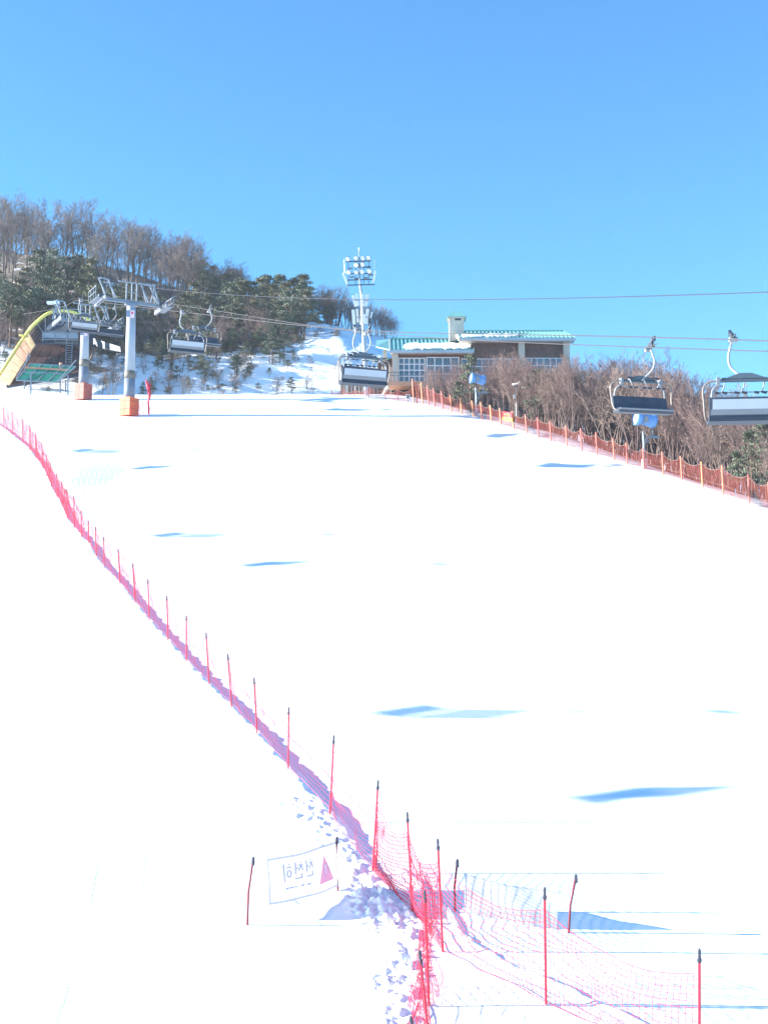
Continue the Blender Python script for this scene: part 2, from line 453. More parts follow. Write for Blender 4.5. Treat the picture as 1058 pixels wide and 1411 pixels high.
def strands(lines, r, vertical):
    """lines: (n, m, 3) polylines -> three-sided thin tubes (verts, faces)"""
    L = np.asarray(lines, float); n, m, _ = L.shape
    if vertical: offs = np.array([[1, 0, 0], [-.5, .87, 0], [-.5, -.87, 0]]) * r
    else:
        d = L[:, -1] - L[:, 0]; d[:, 2] = 0; d /= np.maximum(np.linalg.norm(d, axis=1, keepdims=True), 1e-6)
        pr = np.stack([d[:, 1], -d[:, 0], np.zeros(n)], -1)
        offs = np.stack([np.tile([0, 0, 1.0], (n, 1)), .87 * pr + [0, 0, -.5], -.87 * pr + [0, 0, -.5]], 1) * r   # n,3,3
    V = (L[:, :, None, :] + offs[None, None]) if vertical else (L[:, :, None, :] + offs[:, None])
    V = V.reshape(-1, 3)
    idx = np.arange(n * m * 3).reshape(n, m, 3)
    a = idx[:, :-1]; b = idx[:, 1:]
    Fq = np.stack([a, np.roll(a, -1, 2), np.roll(b, -1, 2), b], -1).reshape(-1, 4)
    return V, Fq

def quads_mesh(name, VF):
    V = np.concatenate([v for v, f in VF]); o = 0; fs = []
    for v, f in VF: fs.append(f + o); o += len(v)
    q = np.concatenate(fs)
    me = bpy.data.meshes.new(name)
    me.vertices.add(len(V)); me.vertices.foreach_set('co', V.ravel())
    me.loops.add(q.size); me.loops.foreach_set('vertex_index', q.ravel())
    me.polygons.add(len(q)); me.polygons.foreach_set('loop_start', np.arange(0, q.size, 4)); me.polygons.foreach_set('loop_total', np.full(len(q), 4))
    me.update(calc_edges=True)
    return me

# ================================================================== SETTING
# slope: finer near the camera
def axis(a, b, fine, coarse, c0, c1):
    out = [a]
    while out[-1] < b:
        x = out[-1]; out.append(x + (fine if c0 <= x <= c1 else coarse))
    return np.array(out)
ys = axis(-25, 172, 0.4, 1.0, 12, 130)
xs = axis(-75, 95, 0.5, 1.5, -28, 26)
X, Y = np.meshgrid(xs, ys)
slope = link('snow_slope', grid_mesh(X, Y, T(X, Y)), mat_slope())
tag(slope, kind='structure')

qs = np.linspace((-900 - 529) / F, (1000 - 529) / F, 260)
hy = np.concatenate([np.arange(130, 240, 0.8), np.arange(240, 330, 6)])
Q, Yh = np.meshgrid(qs, hy)
hill = link('hill', grid_mesh(Q * Yh, Yh, Hq(Q, Yh) - np.where(Yh < 134, 1.2, 0)), mat_hill())
tag(hill, kind='structure')

gx = np.linspace(-1500, 1500, 31); GX, GY = np.meshgrid(gx, gx)
ground = link('ground', grid_mesh(GX, GY, -16 + 0 * GX), 'snow'); tag(ground, kind='structure')

# windrow of snow the safety fence stands on -------------------------
fence_px = [(-28, 576), (-10, 584), (6, 593), (18, 603), (32, 614), (42, 624), (50, 635), (59, 648), (65, 660), (71, 675), (79, 689), (86, 702),
            (93, 719), (103, 732), (113, 745), (123, 754), (133, 772), (144, 787), (166, 811), (187, 838), (206, 862), (232, 891),
            (257, 920), (289, 953), (320, 985), (355, 1022), (397, 1072), (454, 1134), (513, 1206), (568, 1258), (610, 1312), (752, 1384), (963, 1482)]
fence_top = {(6, 593): 561, (18, 603): 567, (32, 614): 577, (42, 624): 586, (50, 635): 596, (59, 648): 611, (65, 660): 626, (71, 675): 639, (79, 689): 653,
             (86, 702): 664, (93, 719): 675, (103, 732): 684, (113, 745): 704, (123, 754): 718, (133, 772): 727, (144, 787): 741, (166, 811): 757, (187, 838): 777,
             (206, 862): 799, (232, 891): 822, (257, 920): 849, (289, 953): 873, (320, 985): 902, (355, 1022): 935, (397, 1072): 976,
             (454, 1134): 1015, (513, 1206): 1077, (568, 1258): 1121, (610, 1312): 1158, (752, 1384): 1225, (963, 1482): 1310}
fence_base = [gp(u, v) for u, v in fence_px]

def resample(pts, step_fn):
    out = []; pts = [np.array(p)[:2] for p in pts]
    # smooth polyline by dense Catmull-Rom
    dense = []
    for i in range(len(pts) - 1):
        p0, p1, p2, p3 = pts[max(i - 1, 0)], pts[i], pts[i + 1], pts[min(i + 2, len(pts) - 1)]
        for t in np.linspace(0, 1, 60, endpoint=False):
            dense.append(0.5 * (2 * p1 + (p2 - p0) * t + (2 * p0 - 5 * p1 + 4 * p2 - p3) * t * t + (3 * p1 - p0 - 3 * p2 + p3) * t ** 3))
    dense.append(pts[-1]); dense = np.array(dense)
    L = np.concatenate([[0], np.cumsum(np.linalg.norm(np.diff(dense, axis=0), axis=1))])
    s = [0.0]
    while s[-1] < L[-1]:
        y = np.interp(s[-1], L, dense[:, 1]); s.append(s[-1] + step_fn(y))
    s = np.array(s)
    return np.stack([np.interp(s, L, dense[:, 0]), np.interp(s, L, dense[:, 1])], -1)

def berm_ribbon(name, pts, offs, hfun, step_fn):
    c = resample(pts, step_fn)
    d = np.gradient(c, axis=0); d /= np.linalg.norm(d, axis=1, keepdims=True)
    nrm = np.stack([-d[:, 1], d[:, 0]], -1)          # walking towards the camera: + is the right-hand side in the picture
    k = np.ones(25) / 25
    for a in (0, 1):
        nrm[:, a] = np.convolve(np.pad(nrm[:, a], 12, mode='edge'), k, mode='valid')
    nrm /= np.linalg.norm(nrm, axis=1, keepdims=True)
    S, I = np.meshgrid(offs, np.arange(len(c)))
    X = c[I, 0] + nrm[I, 0] * S; Y = c[I, 1] + nrm[I, 1] * S
    Z = T(X, Y) + hfun(S, X, Y)
    o = link(name, grid_mesh(X, Y, Z), 'snow'); tag(o, kind='structure'); return o

berm_pts = fence_base[:30] + [gp(596, 1308), gp(585, 1386), gp(566, 1480), gp(550, 1600)]
def ss(a, b, x):
    t = np.clip((x - a) / (b - a), 0, 1); return t * t * (3 - 2 * t)
def berm_h(S, X, Y):
    edge = 0.16 * fbm(X * 2.2, Y * 2.2, 4) * ss(19.5, 24, Y)                      # ragged edge
    s = S + edge
    h = 0.40 * np.exp(-(np.minimum(s, 0) / 1.5) ** 2) * (1 - ss(0.0, 0.34, s))
    near = 1 - ss(23, 29, Y)
    far = 1 - ss(28, 44, Y)
    strip = ss(-0.92, -0.4, S + 0.35 * fbm(X * 0.9, Y * 0.9, 3)) * (1 - ss(-0.2, 0.05, S))
    r1 = np.abs(fbm(X * 4.6, Y * 4.6, 4)); r2 = fbm(X * 9.5, Y * 9.5, 3)
    lum = -0.22 * np.clip(0.30 - r1, 0, 1) + 0.075 * r2 + 0.05 * np.clip(fbm(X * 15, Y * 15, 2), -.3, .6)
    h = h * (0.14 + 0.86 * ss(20.5, 27, Y)) * 0.54 + strip * (0.10 * far + 0.88 * near) * (lum * (0.75 + 1.1 * np.clip(fbm(X * 1.3 + 9, Y * 1.3, 2) + .15, -.5, .8)) + 0.05)
    fade = ss(-3.6, -2.0, S) * (1 - ss(0.8, 1.4, S))
    return h * fade - 0.012 - 0.05 * (1 - ss(-3.75, -2.9, S)) - 0.05 * ss(0.7, 1.5, S)
berm_o = np.concatenate([np.arange(-3.7, -1.6, 0.15), np.arange(-1.6, 0.7, 0.03), np.arange(0.7, 1.55, 0.12)])
berm_ribbon('snow_bank', berm_pts, berm_o, berm_h, lambda y: 0.035 if y < 30 else (0.06 if y < 45 else 0.14))

def ridge_h(S, X, Y):  # thin shadow line beside the net, put into the shape of a low added ridge
    e = 0.10 * fbm(X * 2, Y * 2, 3)
    return 0.075 * np.exp(-((S - 0.55 + e) / 0.09) ** 2) * (0.8 + 0.5 * fbm(X * 4, Y * 4, 3)) + 0.012 * fbm(X * 9, Y * 9, 2) - 0.012
berm_ribbon('shadow_ridge', [fence_base[28], fence_base[29], fence_base[30], fence_base[31], fence_base[32]], np.arange(-0.1, 1.2, 0.03), ridge_h, lambda y: 0.06)

# ski tracks: little lips of pushed-up snow ------------------------------
for trk in ([(191, 992), (200, 1040), (205, 1090), (204, 1150), (196, 1220), (184, 1300), (170, 1365), (155, 1415)],
            [(146, 1010), (148, 1035), (144, 1120), (128, 1230), (110, 1300), (92, 1370), (76, 1415)],
            [(300, 1345), (306, 1362)]):
    pts = [gp(u, v) for u, v in trk]
    c = resample(pts, lambda y: 0.12)
    z = T(c[:, 0], c[:, 1]) - 0.006 + 0.003 * fbm(c[:, 0] * 0.6, c[:, 1] * 0.6, 2)
    mb = MB(); mb.tube([(a, b, zz) for (a, b), zz in zip(c, z)], 0.0095, 5)
    o = mb.build('ski_track', 'snow'); tag(o, kind='structure')

# ================================================================== SAFETY NET FENCE (left)
def pole_mesh(mb_pole, mb_cap, b, t, r=0.019):
    mb_pole.tube([b - (t - b).normalized() * 0.15, t], r, 7)
    d = (t - b).normalized()
    mb_cap.tube([t - d * 0.15, t - d * 0.12, t - d * 0.10, t - d * 0.08, t, t + d * 0.03], [r * 1.05, r * 1.6, r * 1.6, r * 1.05, r * 1.1, r * 0.5], 7)

def add_pole(parent, b, t, m='pole_red', r=0.019, label=None):
    p = MB(); c = MB(); pole_mesh(p, c, b, t, r)
    po = p.build('pole', m, parent); c.build('pole_cap', 'cap', po)
    if label: po['label'] = label
    return po

def net_panel(parent, b0, t0, b1, t1, cell, r, sag, seed, belly=0.05, lift=0.04, top=0.86, mt='net_red'):
    rg = np.random.default_rng(seed)
    b0, t0, b1, t1 = [np.array(p) for p in (b0, t0, b1, t1)]
    L = np.linalg.norm(b1 - b0); Hh = np.linalg.norm(t0 - b0) * top
    nu = max(3, int(L / cell)); nv = max(3, int(Hh / cell))
    U, V = np.meshgrid(np.linspace(0, 1, nu + 1), np.linspace(0, 1, nv + 1))
    h = V * top
    A = b0 + (t0 - b0) * h[..., None]; B = b1 + (t1 - b1) * h[..., None]
    Pt = A + (B - A) * U[..., None]
    par = 4 * U * (1 - U)
    gz = T(Pt[..., 0], Pt[..., 1])
    Pt[..., 2] -= sag * par * V ** 1.3
    Pt[..., 2] += lift
    d = (b1 - b0)[:2] / max(np.linalg.norm((b1 - b0)[:2]), 1e-6)
    ph = rg.random() * 50
    bel = belly * par * np.sin(V * 3.0) * (1 + 2.0 * fbm(U * 3 + ph, V * 3, 2)) + 0.02 * fbm(U * 9 + ph, V * 7, 2) * par
    Pt[..., 0] += d[1] * bel; Pt[..., 1] += -d[0] * bel
    Pt[..., 0] += 0.06 * par * fbm(U * 4 + ph, V * 4 + 9, 2); Pt[..., 2] += 0.05 * par * fbm(U * 4 + ph + 20, V * 4, 2)
    VF = [strands(Pt.transpose(1, 0, 2), r, True), strands(Pt, r, False),
          strands(Pt[-1:, :], min(r * 1.7, .0055), False), strands(Pt[:1, :], min(r * 1.7, .0055), False)]
    o = link('net_panel', quads_mesh('net_panel', VF), mt, parent)
    return o

fence1 = thing('netting_fence', 'long red netting safety fence on slalom poles running up the left of the slope', 'safety fence', fence_base[-5])
inv = Matrix.Translation(-Vector(fence_base[-5]))
F1T = []
for (u, v), b in zip(fence_px, fence_base):
    vt = fence_top.get((u, v))
    zb = 0.30 if b.y > 26 else (0.18 if b.y > 22 else 0.0)
    if u > 580: zb = 0.0
    lean = {1077: 521, 1121: 561, 1158: 603, 1015: 460, 976: 398, 935: 350, 902: 314, 873: 284, 849: 257, 822: 230, 799: 204, 777: 183, 757: 163, 1225: 750, 1310: 963}.get(vt)
    if lean is None: lean = u - 1.0
    if vt is None: vt = v - 30
    t = at(lean, vt, b.y)
    t.z = max(t.z, b.z + 1.35) if b.y > 60 else t.z
    F1T.append(t)
off = -Vector(fence_base[-5])
for i, (b, t) in enumerate(zip(fence_base, F1T)):
    add_pole(fence1, b + off, t + off, r=0.019 if b.y < 40 else (0.023 if b.y < 60 else 0.028))
for i in range(len(fence_base) - 1):
    b0, b1, t0, t1 = fence_base[i], fence_base[i + 1], F1T[i], F1T[i + 1]
    y = (b0.y + b1.y) / 2
    cell, r = (0.075, 0.0030) if y < 26 else ((0.10, 0.0027) if y < 48 else ((0.12, 0.0034) if y < 64 else (0.12, 0.0060)))
    if i >= 30: cell, r = 0.085, 0.0036
    if i in (26, 27): cell, r = 0.09, 0.0024
    if i in (28, 29): cell, r = 0.07, 0.0062
    lift = 0.30 if y > 26 else (0.12 if y > 22 else 0.03)
    sag = 0.16 if y > 26 else 0.26
    if i == 27: sag = 0.45
    # panels are built in place: shift into the fence's frame through the mesh
    o = net_panel(None, b0, t0, b1, t1, cell, r, sag, 100 + i, belly=0.06 if y > 26 else 0.14, lift=lift, top=0.80 if y < 26 else 0.86)
    o.parent = fence1; o.matrix_parent_inverse = inv

# the fence that runs on towards the camera, seen along its length
p1b, p1t = gp(591, 1387), at(585, 1229, gp(591, 1387).y)
p2b = Vector((p1b.x - 0.02, p1b.y - 1.9, 0)); p2b.z = float(T(p2b.x, p2b.y)); p2t = at(578, 1312, p2b.y)
p3b = Vector((p1b.x - 0.1, p1b.y - 3.6, 0)); p3b.z = float(T(p3b.x, p3b.y)); p3t = at(566, 1404, p3b.y)
fence2 = thing('netting_fence', 'short red netting fence seen along its length, poles crowded together at the bottom edge', 'safety fence', p1b)
inv2 = Matrix.Translation(-p1b)
for b, t in ((p1b, p1t), (p2b, p2t), (p3b, p3t)): add_pole(fence2, b - p1b, t - p1b)
for k, (a, b) in enumerate((((p1b, p1t), (p2b, p2t)), ((p2b, p2t), (p3b, p3t)))):
    for j in range(2):
        o = net_panel(None, a[0], a[1], b[0], b[1], 0.11, 0.0023, 0.12, 500 + k * 3 + j, belly=0.10 + 0.05 * j, lift=0.02, top=0.93 - 0.05 * j)
        o.parent = fence2; o.matrix_parent_inverse = inv2
# gathered end of the net between the two fences
q0b, q0t = fence_base[30], F1T[30]
def gather(parent, inv):
    rg = np.random.default_rng(5)
    n, m = 22, 22
    U, V = np.meshgrid(np.linspace(0, 1, n), np.linspace(0, 1, m))
    top = np.array(q0t * 0.55 + p1t * 0.45); bot = np.array(q0b * 0.35 + p1b * 0.65)
    A = np.array(p1b) + (np.array(p1t) - np.array(p1b)) * (V * 0.93)[..., None]
    E = bot + (top - bot) * V[..., None]
    wob = 0.10 * np.sin(V * 9 + 1.2) + 0.10 * fbm(V * 5, U * 0 + 3, 2)
    Pt = A + (E - A) * U[..., None]
    Pt[..., 0] += U * wob + 0.05 * np.sin(U * 14) ; Pt[..., 1] += 0.16 * np.sin(U * 19 + V * 3) + 0.06 * fbm(U * 6, V * 6, 2)
    Pt[..., 2] = np.maximum(Pt[..., 2], T(Pt[..., 0], Pt[..., 1]) + 0.01)
    VF = [strands(Pt.transpose(1, 0, 2), 0.0024, True), strands(Pt, 0.0024, False), strands(Pt.transpose(1, 0, 2)[-1:], 0.006, True)]
    o = link('net_panel', quads_mesh('net_panel', VF), 'net_red', parent); o.matrix_parent_inverse = inv
    o['label'] = 'gathered loose end of the red netting'
gather(fence2, inv2)

# low fence up by the lift towers
def small_fence(label, pts, hh, cell, r, grp=None):
    bs = [gp(u, v) for u, v in pts]
    f = thing('netting_fence', label, 'safety fence', bs[0]); iv = Matrix.Translation(-bs[0])
    ts = [b + Vector((0.03, 0, hh)) for b in bs]
    for b, t in zip(bs, ts): add_pole(f, b - bs[0], t - bs[0], r=0.022)
    for k in range(len(bs) - 1):
        o = net_panel(None, bs[k], ts[k], bs[k + 1], ts[k + 1], cell, r, 0.3, 700 + k + int(pts[0][0]), top=0.75)
        o.parent = f; o.matrix_parent_inverse = iv
small_fence('thin red net fence across the snow below the lift towers', [(38, 569), (66, 574), (91, 579), (115, 583), (138, 578), (160, 577), (190, 574)], 1.5, 0.22, 0.0045)

# rolled net standing beside the nearer tower
rb = gp(205, 571)
rn = thing('rolled_net', 'upright bundle of rolled red netting beside the nearer lift tower', 'rolled net', rb)
MB().tube([(0, 0, -0.1), (-0.05, 0, 1.6), (-0.12, 0, 3.2)], 0.03, 6).build('pole', 'pole_red', rn)
mb = MB()
mb.tube([(0.02, 0, 0.0), (0.02, 0, 0.5), (-0.06, 0.05, 1.1), (0.08, 0, 1.7), (0.02, 0, 2.2), (-0.12, 0, 2.6), (-0.18, 0, 3.0)], [0.08, 0.10, 0.08, 0.12, 0.09, 0.15, 0.04], 7)
mb.tube([(0.0, -0.05, 2.0), (-0.15, 0, 2.5), (-0.34, 0, 3.25)], [0.05, 0.09, 0.02], 5)
mb.tube([(0.0, -0.05, 2.2), (0.1, 0, 2.6), (0.06, 0, 3.05)], [0.05, 0.08, 0.02], 5)
mb.build('net_bundle', 'net_red', rn, smooth=True)
for dx, hgt in ((-1.15, 2.3), (-0.75, 1.0), (-0.42, 1.2)):
    MB().tube([(dx, 0, -0.1), (dx - 0.3 * hgt / 2.3, 0, hgt)], 0.022, 5).build('pole', 'pole_red', rn)
rg = np.random.default_rng(3)
U, V = np.meshgrid(np.linspace(0, 1, 9), np.linspace(0, 1, 9))
Pt = np.stack([-1.3 + 1.3 * U, 0.1 * np.sin(U * 6), 0.05 + V * (0.55 + 0.6 * U)], -1)
link('net_panel', quads_mesh('n', [strands(Pt, 0.012, False), strands(Pt.transpose(1, 0, 2), 0.012, True)]), 'net_red', rn)

# ================================================================== BANNERS
GL = {'\uCC9C': [((.18, .95), (.32, .95)), ((.05, .80), (.48, .80)), ((.26, .80), (.04, .50)), ((.26, .72), (.50, .50)), ((.52, .66), (.74, .66)), ((.74, .98), (.74, .36)), ((.18, .34), (.18, .10)), ((.18, .10), (.80, .10))],
      '\uD788': [((.18, .95), (.34, .95)), ((.04, .78), (.50, .78)), ((.16, .60), (.38, .60)), ((.38, .60), (.48, .44)), ((.48, .44), (.38, .26)), ((.38, .26), (.16, .26)), ((.16, .26), (.06, .44)), ((.06, .44), (.16, .60)), ((.78, 1.0), (.78, .02))],
      '\uC11C': [((.28, .90), (.06, .30)), ((.28, .70), (.50, .30)), ((.52, .60), (.78, .60)), ((.78, 1.0), (.78, .02))],
      '\uD589': [((.14, .98), (.30, .98)), ((.04, .84), (.42, .84)), ((.12, .70), (.34, .70)), ((.34, .70), (.34, .52)), ((.34, .52), (.12, .52)), ((.12, .52), (.12, .70)), ((.56, .98), (.56, .42)), ((.80, 1.0), (.80, .40)), ((.56, .68), (.80, .68)), ((.30, .34), (.70, .34)), ((.70, .34), (.74, .18)), ((.74, .18), (.62, .04)), ((.62, .04), (.34, .04)), ((.34, .04), (.26, .18)), ((.26, .18), (.30, .34))]}

def banner(label, pl, pr, tl, tr, c_tl, c_tr, c_bl, c_br, printed, group):
    """poles pl/pr (bases), tops tl/tr; cloth corners"""
    b = thing('banner', label, 'banner', pl, 0, group)
    o0 = Vector(pl)
    for base, top in ((pl, tl), (pr, tr)):
        mid = (base + top) / 2 + Vector((-0.03, 0, 0.0))
        mb = MB(); d = (base - top).normalized()
        mb.tube([base + d * 0.15 - o0, base - o0, mid - o0, top - o0], 0.019, 7)
        po = mb.build('pole', 'pole_maroon', b, smooth=True)
        MB().tube([top - o0 + Vector((0, 0, z)) for z in (-0.10, -0.07, -0.03, 0.02, 0.04)], [0.02, 0.029, 0.029, 0.025, 0.012], 7).build('pole_cap', 'cap', po)
    n, m = 40, 20
    def pt(a, c):   # a along, c up (0 bottom)
        p = (c_bl * (1 - a) + c_br * a) * (1 - c) + (c_tl * (1 - a) + c_tr * a) * c
        nrm = (c_br - c_bl).cross(Vector((0, 0, 1))).normalized()
        w = 0.045 * math.sin(a * 3.1) * (1 - 0.4 * c) + 0.02 * math.sin(a * 11 + c * 3) + 0.03 * (a ** 3) * c * math.sin(c * 5)
        return p + nrm * w - Vector((0, 0, 0.03 * math.sin(a * math.pi))) - o0, nrm
    pts = [[pt(i / n, j / m)[0] for i in range(n + 1)] for j in range(m + 1)]
    A = np.array(pts)
    link('cloth', grid_mesh(A[..., 0], A[..., 1], A[..., 2]), 'banner' if printed else 'banner_plain', b)
    nrm = pt(.5, .5)[1]
    cam_side = nrm if nrm.y < 0 else -nrm
    # laced hems
    hem = MB()
    for c0, c1 in ((0.955, 1.0), (0.0, 0.045)):
        k = 34
        for i in range(k):
            a0, a1 = i / k, (i + 0.62) / k
            p = [pt(a0, c0)[0], pt(a1, c0)[0], pt(a1 + .008, c1)[0], pt(a0 + .008, c1)[0]]
            hem.prism([q + cam_side * 0.004 for q in p], cam_side * 0.004)
    for j in range(20):
        p = [pt(0.0, j / 20)[0], pt(0.012, j / 20)[0], pt(0.012, (j + 1) / 20)[0], pt(0.0, (j + 1) / 20)[0]]
        hem.prism([q + cam_side * 0.004 for q in p], cam_side * 0.003)
    ho = hem.build('hem', 'ink_hem', b); ho['kind'] = 'stuff'
    rope = MB()
    rope.tube([tl - o0 - Vector((0, 0, 0.05)), pt(0, 1)[0]], 0.004, 4); rope.tube([tr - o0 - Vector((0, 0, 0.05)), pt(1, 1)[0]], 0.004, 4)
    rope.tube([pl - o0 + (tl - pl) * 0.35, pt(0, 0)[0]], 0.004, 4); rope.tube([pr - o0 + (tr - pr) * 0.2, pt(1, 0)[0]], 0.004, 4)
    rope.build('tie_rope', 'banner', b)
    if printed:
        txt = MB()
        def stroke(mb, a0, c0, a1, c1, w):
            d = Vector((a1 - a0, c1 - c0)) ; d = Vector((d.x * 1.6, d.y)); L = d.length; d /= L; px = Vector((-d.y, d.x)) * w
            q = [(a0 + px.x / 1.6, c0 + px.y), (a0 - px.x / 1.6, c0 - px.y), (a1 - px.x / 1.6, c1 - px.y), (a1 + px.x / 1.6, c1 + px.y)]
            mb.prism([pt(x, y)[0] + cam_side * 0.005 for x, y in q], cam_side * 0.003)
        # the printing is on the far side and shows through the cloth, so it reads mirrored from here
        x1 = 0.62
        for ch in '\uCC9C\uCC9C\uD788':
            for (ax, ay), (bx, by) in GL[ch]:
                stroke(txt, x1 - ax * 0.135, 0.42 + ay * 0.40, x1 - bx * 0.135, 0.42 + by * 0.40, 0.013)
            x1 -= 0.145
        t = txt.build('lettering', 'ink_blue', b)
        small = MB()
        for cx, w in ((0.245, .016), (0.285, .014), (0.325, .018), (0.37, .013), (0.46, .02), (0.54, .026)):
            stroke(small, cx - w, 0.285, cx + w, 0.285, 0.016)
        small.build('small_print', 'ink_hem', b)
        tri = MB()
        tri.prism([pt(x, y)[0] + cam_side * 0.005 for x, y in ((0.69, 0.20), (0.93, 0.20), (0.81, 0.78))], cam_side * 0.003)
        tri.build('warning_triangle', 'ink_pink', b)
        ex = MB()
        stroke(ex, 0.81, 0.38, 0.81, 0.58, 0.020); stroke(ex, 0.81, 0.28, 0.81, 0.31, 0.020)
        for i, vv in enumerate(ex.v): ex.v[i] = tuple(Vector(vv) + cam_side * 0.004)
        ex.build('exclamation_mark', 'ink_white', b)
    return b

pl, pr = gp(341, 1275), gp(466, 1230)
banner('white warning banner with mirrored lettering and pink triangle between two maroon poles', pl, pr, at(349, 1184, pl.y), at(464, 1156, pr.y),
       at(367, 1184, pl.y + .2), at(463, 1159, pr.y - .02), at(371, 1247, pl.y + .2), at(467, 1221, pr.y - .02), True, None)
pl, pr = gp(627, 1258), gp(783, 1287)
banner('plain white banner between two maroon poles behind the sagging net', pl, pr, at(630, 1187, pl.y), at(793, 1208, pr.y),
       at(641, 1204, pl.y), at(770, 1229, pr.y + .12), at(640, 1262, pl.y), at(766, 1281, pr.y + .12), False, None)

# ================================================================== RIGHT FENCE
rpx = [(570, 556, 522), (574.5, 556, 524), (582, 557, 527), (590.5, 558, 531), (599, 561, 535), (610, 564, 539), (622, 568, 544), (636, 571, 548), (652, 574, 552),
       (664, 578, 554), (677, 581, 558), (690, 585, 562), (707.5, 591, 566.5), (725.5, 597, 571), (742, 603, 575), (759, 608, 580), (781, 615, 586),
       (801.5, 622, 590), (822.5, 627, 596), (846, 634, 604), (864, 640, 609.5), (887, 647, 617), (913.5, 654, 622), (939, 662, 628.5), (967.5, 672, 636),
       (996, 682, 641), (1032, 694, 653), (1060, 704, 664), (1096, 716, 678), (1135, 730, 690)]
rb_ = []; rt_ = []
for u, v, vt in rpx:
    b = gp(u, v)
    rb_.append(b); t = at(u - 2.0, vt, b.y); rt_.append(t)
fence3 = thing('post_fence', 'fence of orange posts and brown netting along the right edge of the piste', 'fence', rb_[0])
o0 = rb_[0]
for b, t in zip(rb_, rt_):
    d = (t - b).normalized()
    mb = MB(); mb.tube([b - d * 0.4 - o0, t - o0], 0.055 if b.y < 100 else 0.07, 8); mb.build('post', 'post_orange', fence3)
def sheet_panel(parent, o0, b0, t0, b1, t1, sag, m, cords=True, low=0.05, top=0.94):
    n, k = 14, 6
    A = np.zeros((k + 1, n + 1, 3))
    for j in range(k + 1):
        for i in range(n + 1):
            a, c = i / n, j / k
            p = (b0 * (1 - a) + b1 * a) * (1 - (low + (top - low) * c)) + (t0 * (1 - a) + t1 * a) * (low + (top - low) * c)
            par = 4 * a * (1 - a)
            p = p - Vector((0, 0, sag * par * c)) - o0
            p.y += 0.06 * par * math.sin(c * 5 + b0.x)
            A[j, i] = p
    o = link('net_panel', grid_mesh(A[..., 0], A[..., 1], A[..., 2]), m, parent)
    if cords:
        c = MB(); c.tube(A[-1], 0.012, 4); c.tube(A[2], 0.008, 4); c.build('cord', 'net_cord', o)
    return o
for i in range(len(rb_) - 1):
    L = (rb_[i + 1] - rb_[i]).length
    sheet_panel(fence3, o0, rb_[i], rt_[i], rb_[i + 1], rt_[i + 1], 0.10 + 0.07 * L + 0.12 * random.random(), 'net_brown')
# notice hung on the fence
i0 = 11
s0, s1 = rb_[i0], rb_[i0 + 1]
sg = thing('fence_sign', 'small red and yellow sign tied to the netting between orange posts', 'sign', (s0 + s1) / 2)
c = (s0 + s1) / 2
ul, ur, lr, ll = at(692, 567, s0.y - .3), at(705, 568.5, s1.y - .3), at(705, 581, s1.y - .3), at(692, 579, s0.y - .3)
mid_l = ll * 0.42 + ul * 0.58 - ul * 0 ; mid_l = ll + (ul - ll) * 0.40; mid_r = lr + (ur - lr) * 0.40
MB().prism([q - c for q in (mid_l, mid_r, ur, ul)], (0, 0.04, 0)).build('red_panel', 'sign_red', sg)
MB().prism([q - c for q in (ll, lr, mid_r - Vector((0, 0, .005)), mid_l - Vector((0, 0, .005)))], (0, 0.04, 0)).build('yellow_panel', 'sign_yellow', sg)
mb = MB()
def on_sign(a, b): return (mid_l + (mid_r - mid_l) * a) * (1 - b) + (ul + (ur - ul) * a) * b - c + Vector((0, -0.012, 0))
x0 = 0.16
for ch in '\uC11C\uD589':
    for (ax, ay), (bx, by) in GL[ch]:
        p, q = on_sign(x0 + ax * 0.34, 0.18 + ay * 0.62), on_sign(x0 + bx * 0.34, 0.18 + by * 0.62)
        mb.bar(p, q, 0.045, 0.02)
    x0 += 0.36
mb.build('lettering', 'sign_yellow', sg)

# low netting in front of the lodge along the crest
lp = [(457, 546, 538), (472, 546, 535), (489, 547, 537), (508, 549, 533), (531, 551, 536), (548, 554, 537), (569, 556, 534)]
lb = []; lt = []
for u, v, vt in lp:
    b = gp(u, v - 1); lb.append(b); lt.append(at(u, vt, b.y))
fence4 = thing('netting_fence', 'low sagging brownish red netting along the crest below the lodge', 'safety fence', lb[0])
for b, t in zip(lb, lt):
    MB().tube([b - lb[0] - Vector((0, 0, .3)), t - lb[0]], 0.03, 6).build('post', 'pole_maroon', fence4)
for i in range(len(lb) - 1):
    sheet_panel(fence4, lb[0], lb[i], lt[i], lb[i + 1], lt[i + 1], 0.35, 'net_brown', top=1.0)

# ================================================================== CHAIRLIFT
K = 0.56
DIR = Vector((K, -1, 0)).normalized()             # downhill direction of the line
def line_xy(which, y):
    return (35.0 - K * y) if which == 'A' else (41.4 - K * y)
ropeA_z = [(10, 10 * 0.150), (42.2, 42.2 * elev(467)), (64.8, 64.8 * elev(455)), (88.3, 88.3 * elev(430.5)), (106.6, 106.6 * elev(417)), (114, 114 * elev(414)), (120, 120 * elev(424)), (134, 134 * elev(433))]
ropeB_z = [(10, 10 * 0.150), (53.5, 53.5 * elev(478.5)), (76.5, 76.5 * elev(457)), (99, 99 * elev(427.5)), (109.4, 109.4 * elev(419)), (122.7, 122.7 * elev(424)), (136, 136 * elev(436))]
def rope_pt(which, y):
    tab = ropeA_z if which == 'A' else ropeB_z
    return Vector((line_xy(which, y), y, float(np.interp(y, [a for a, b in tab], [b for a, b in tab]))))

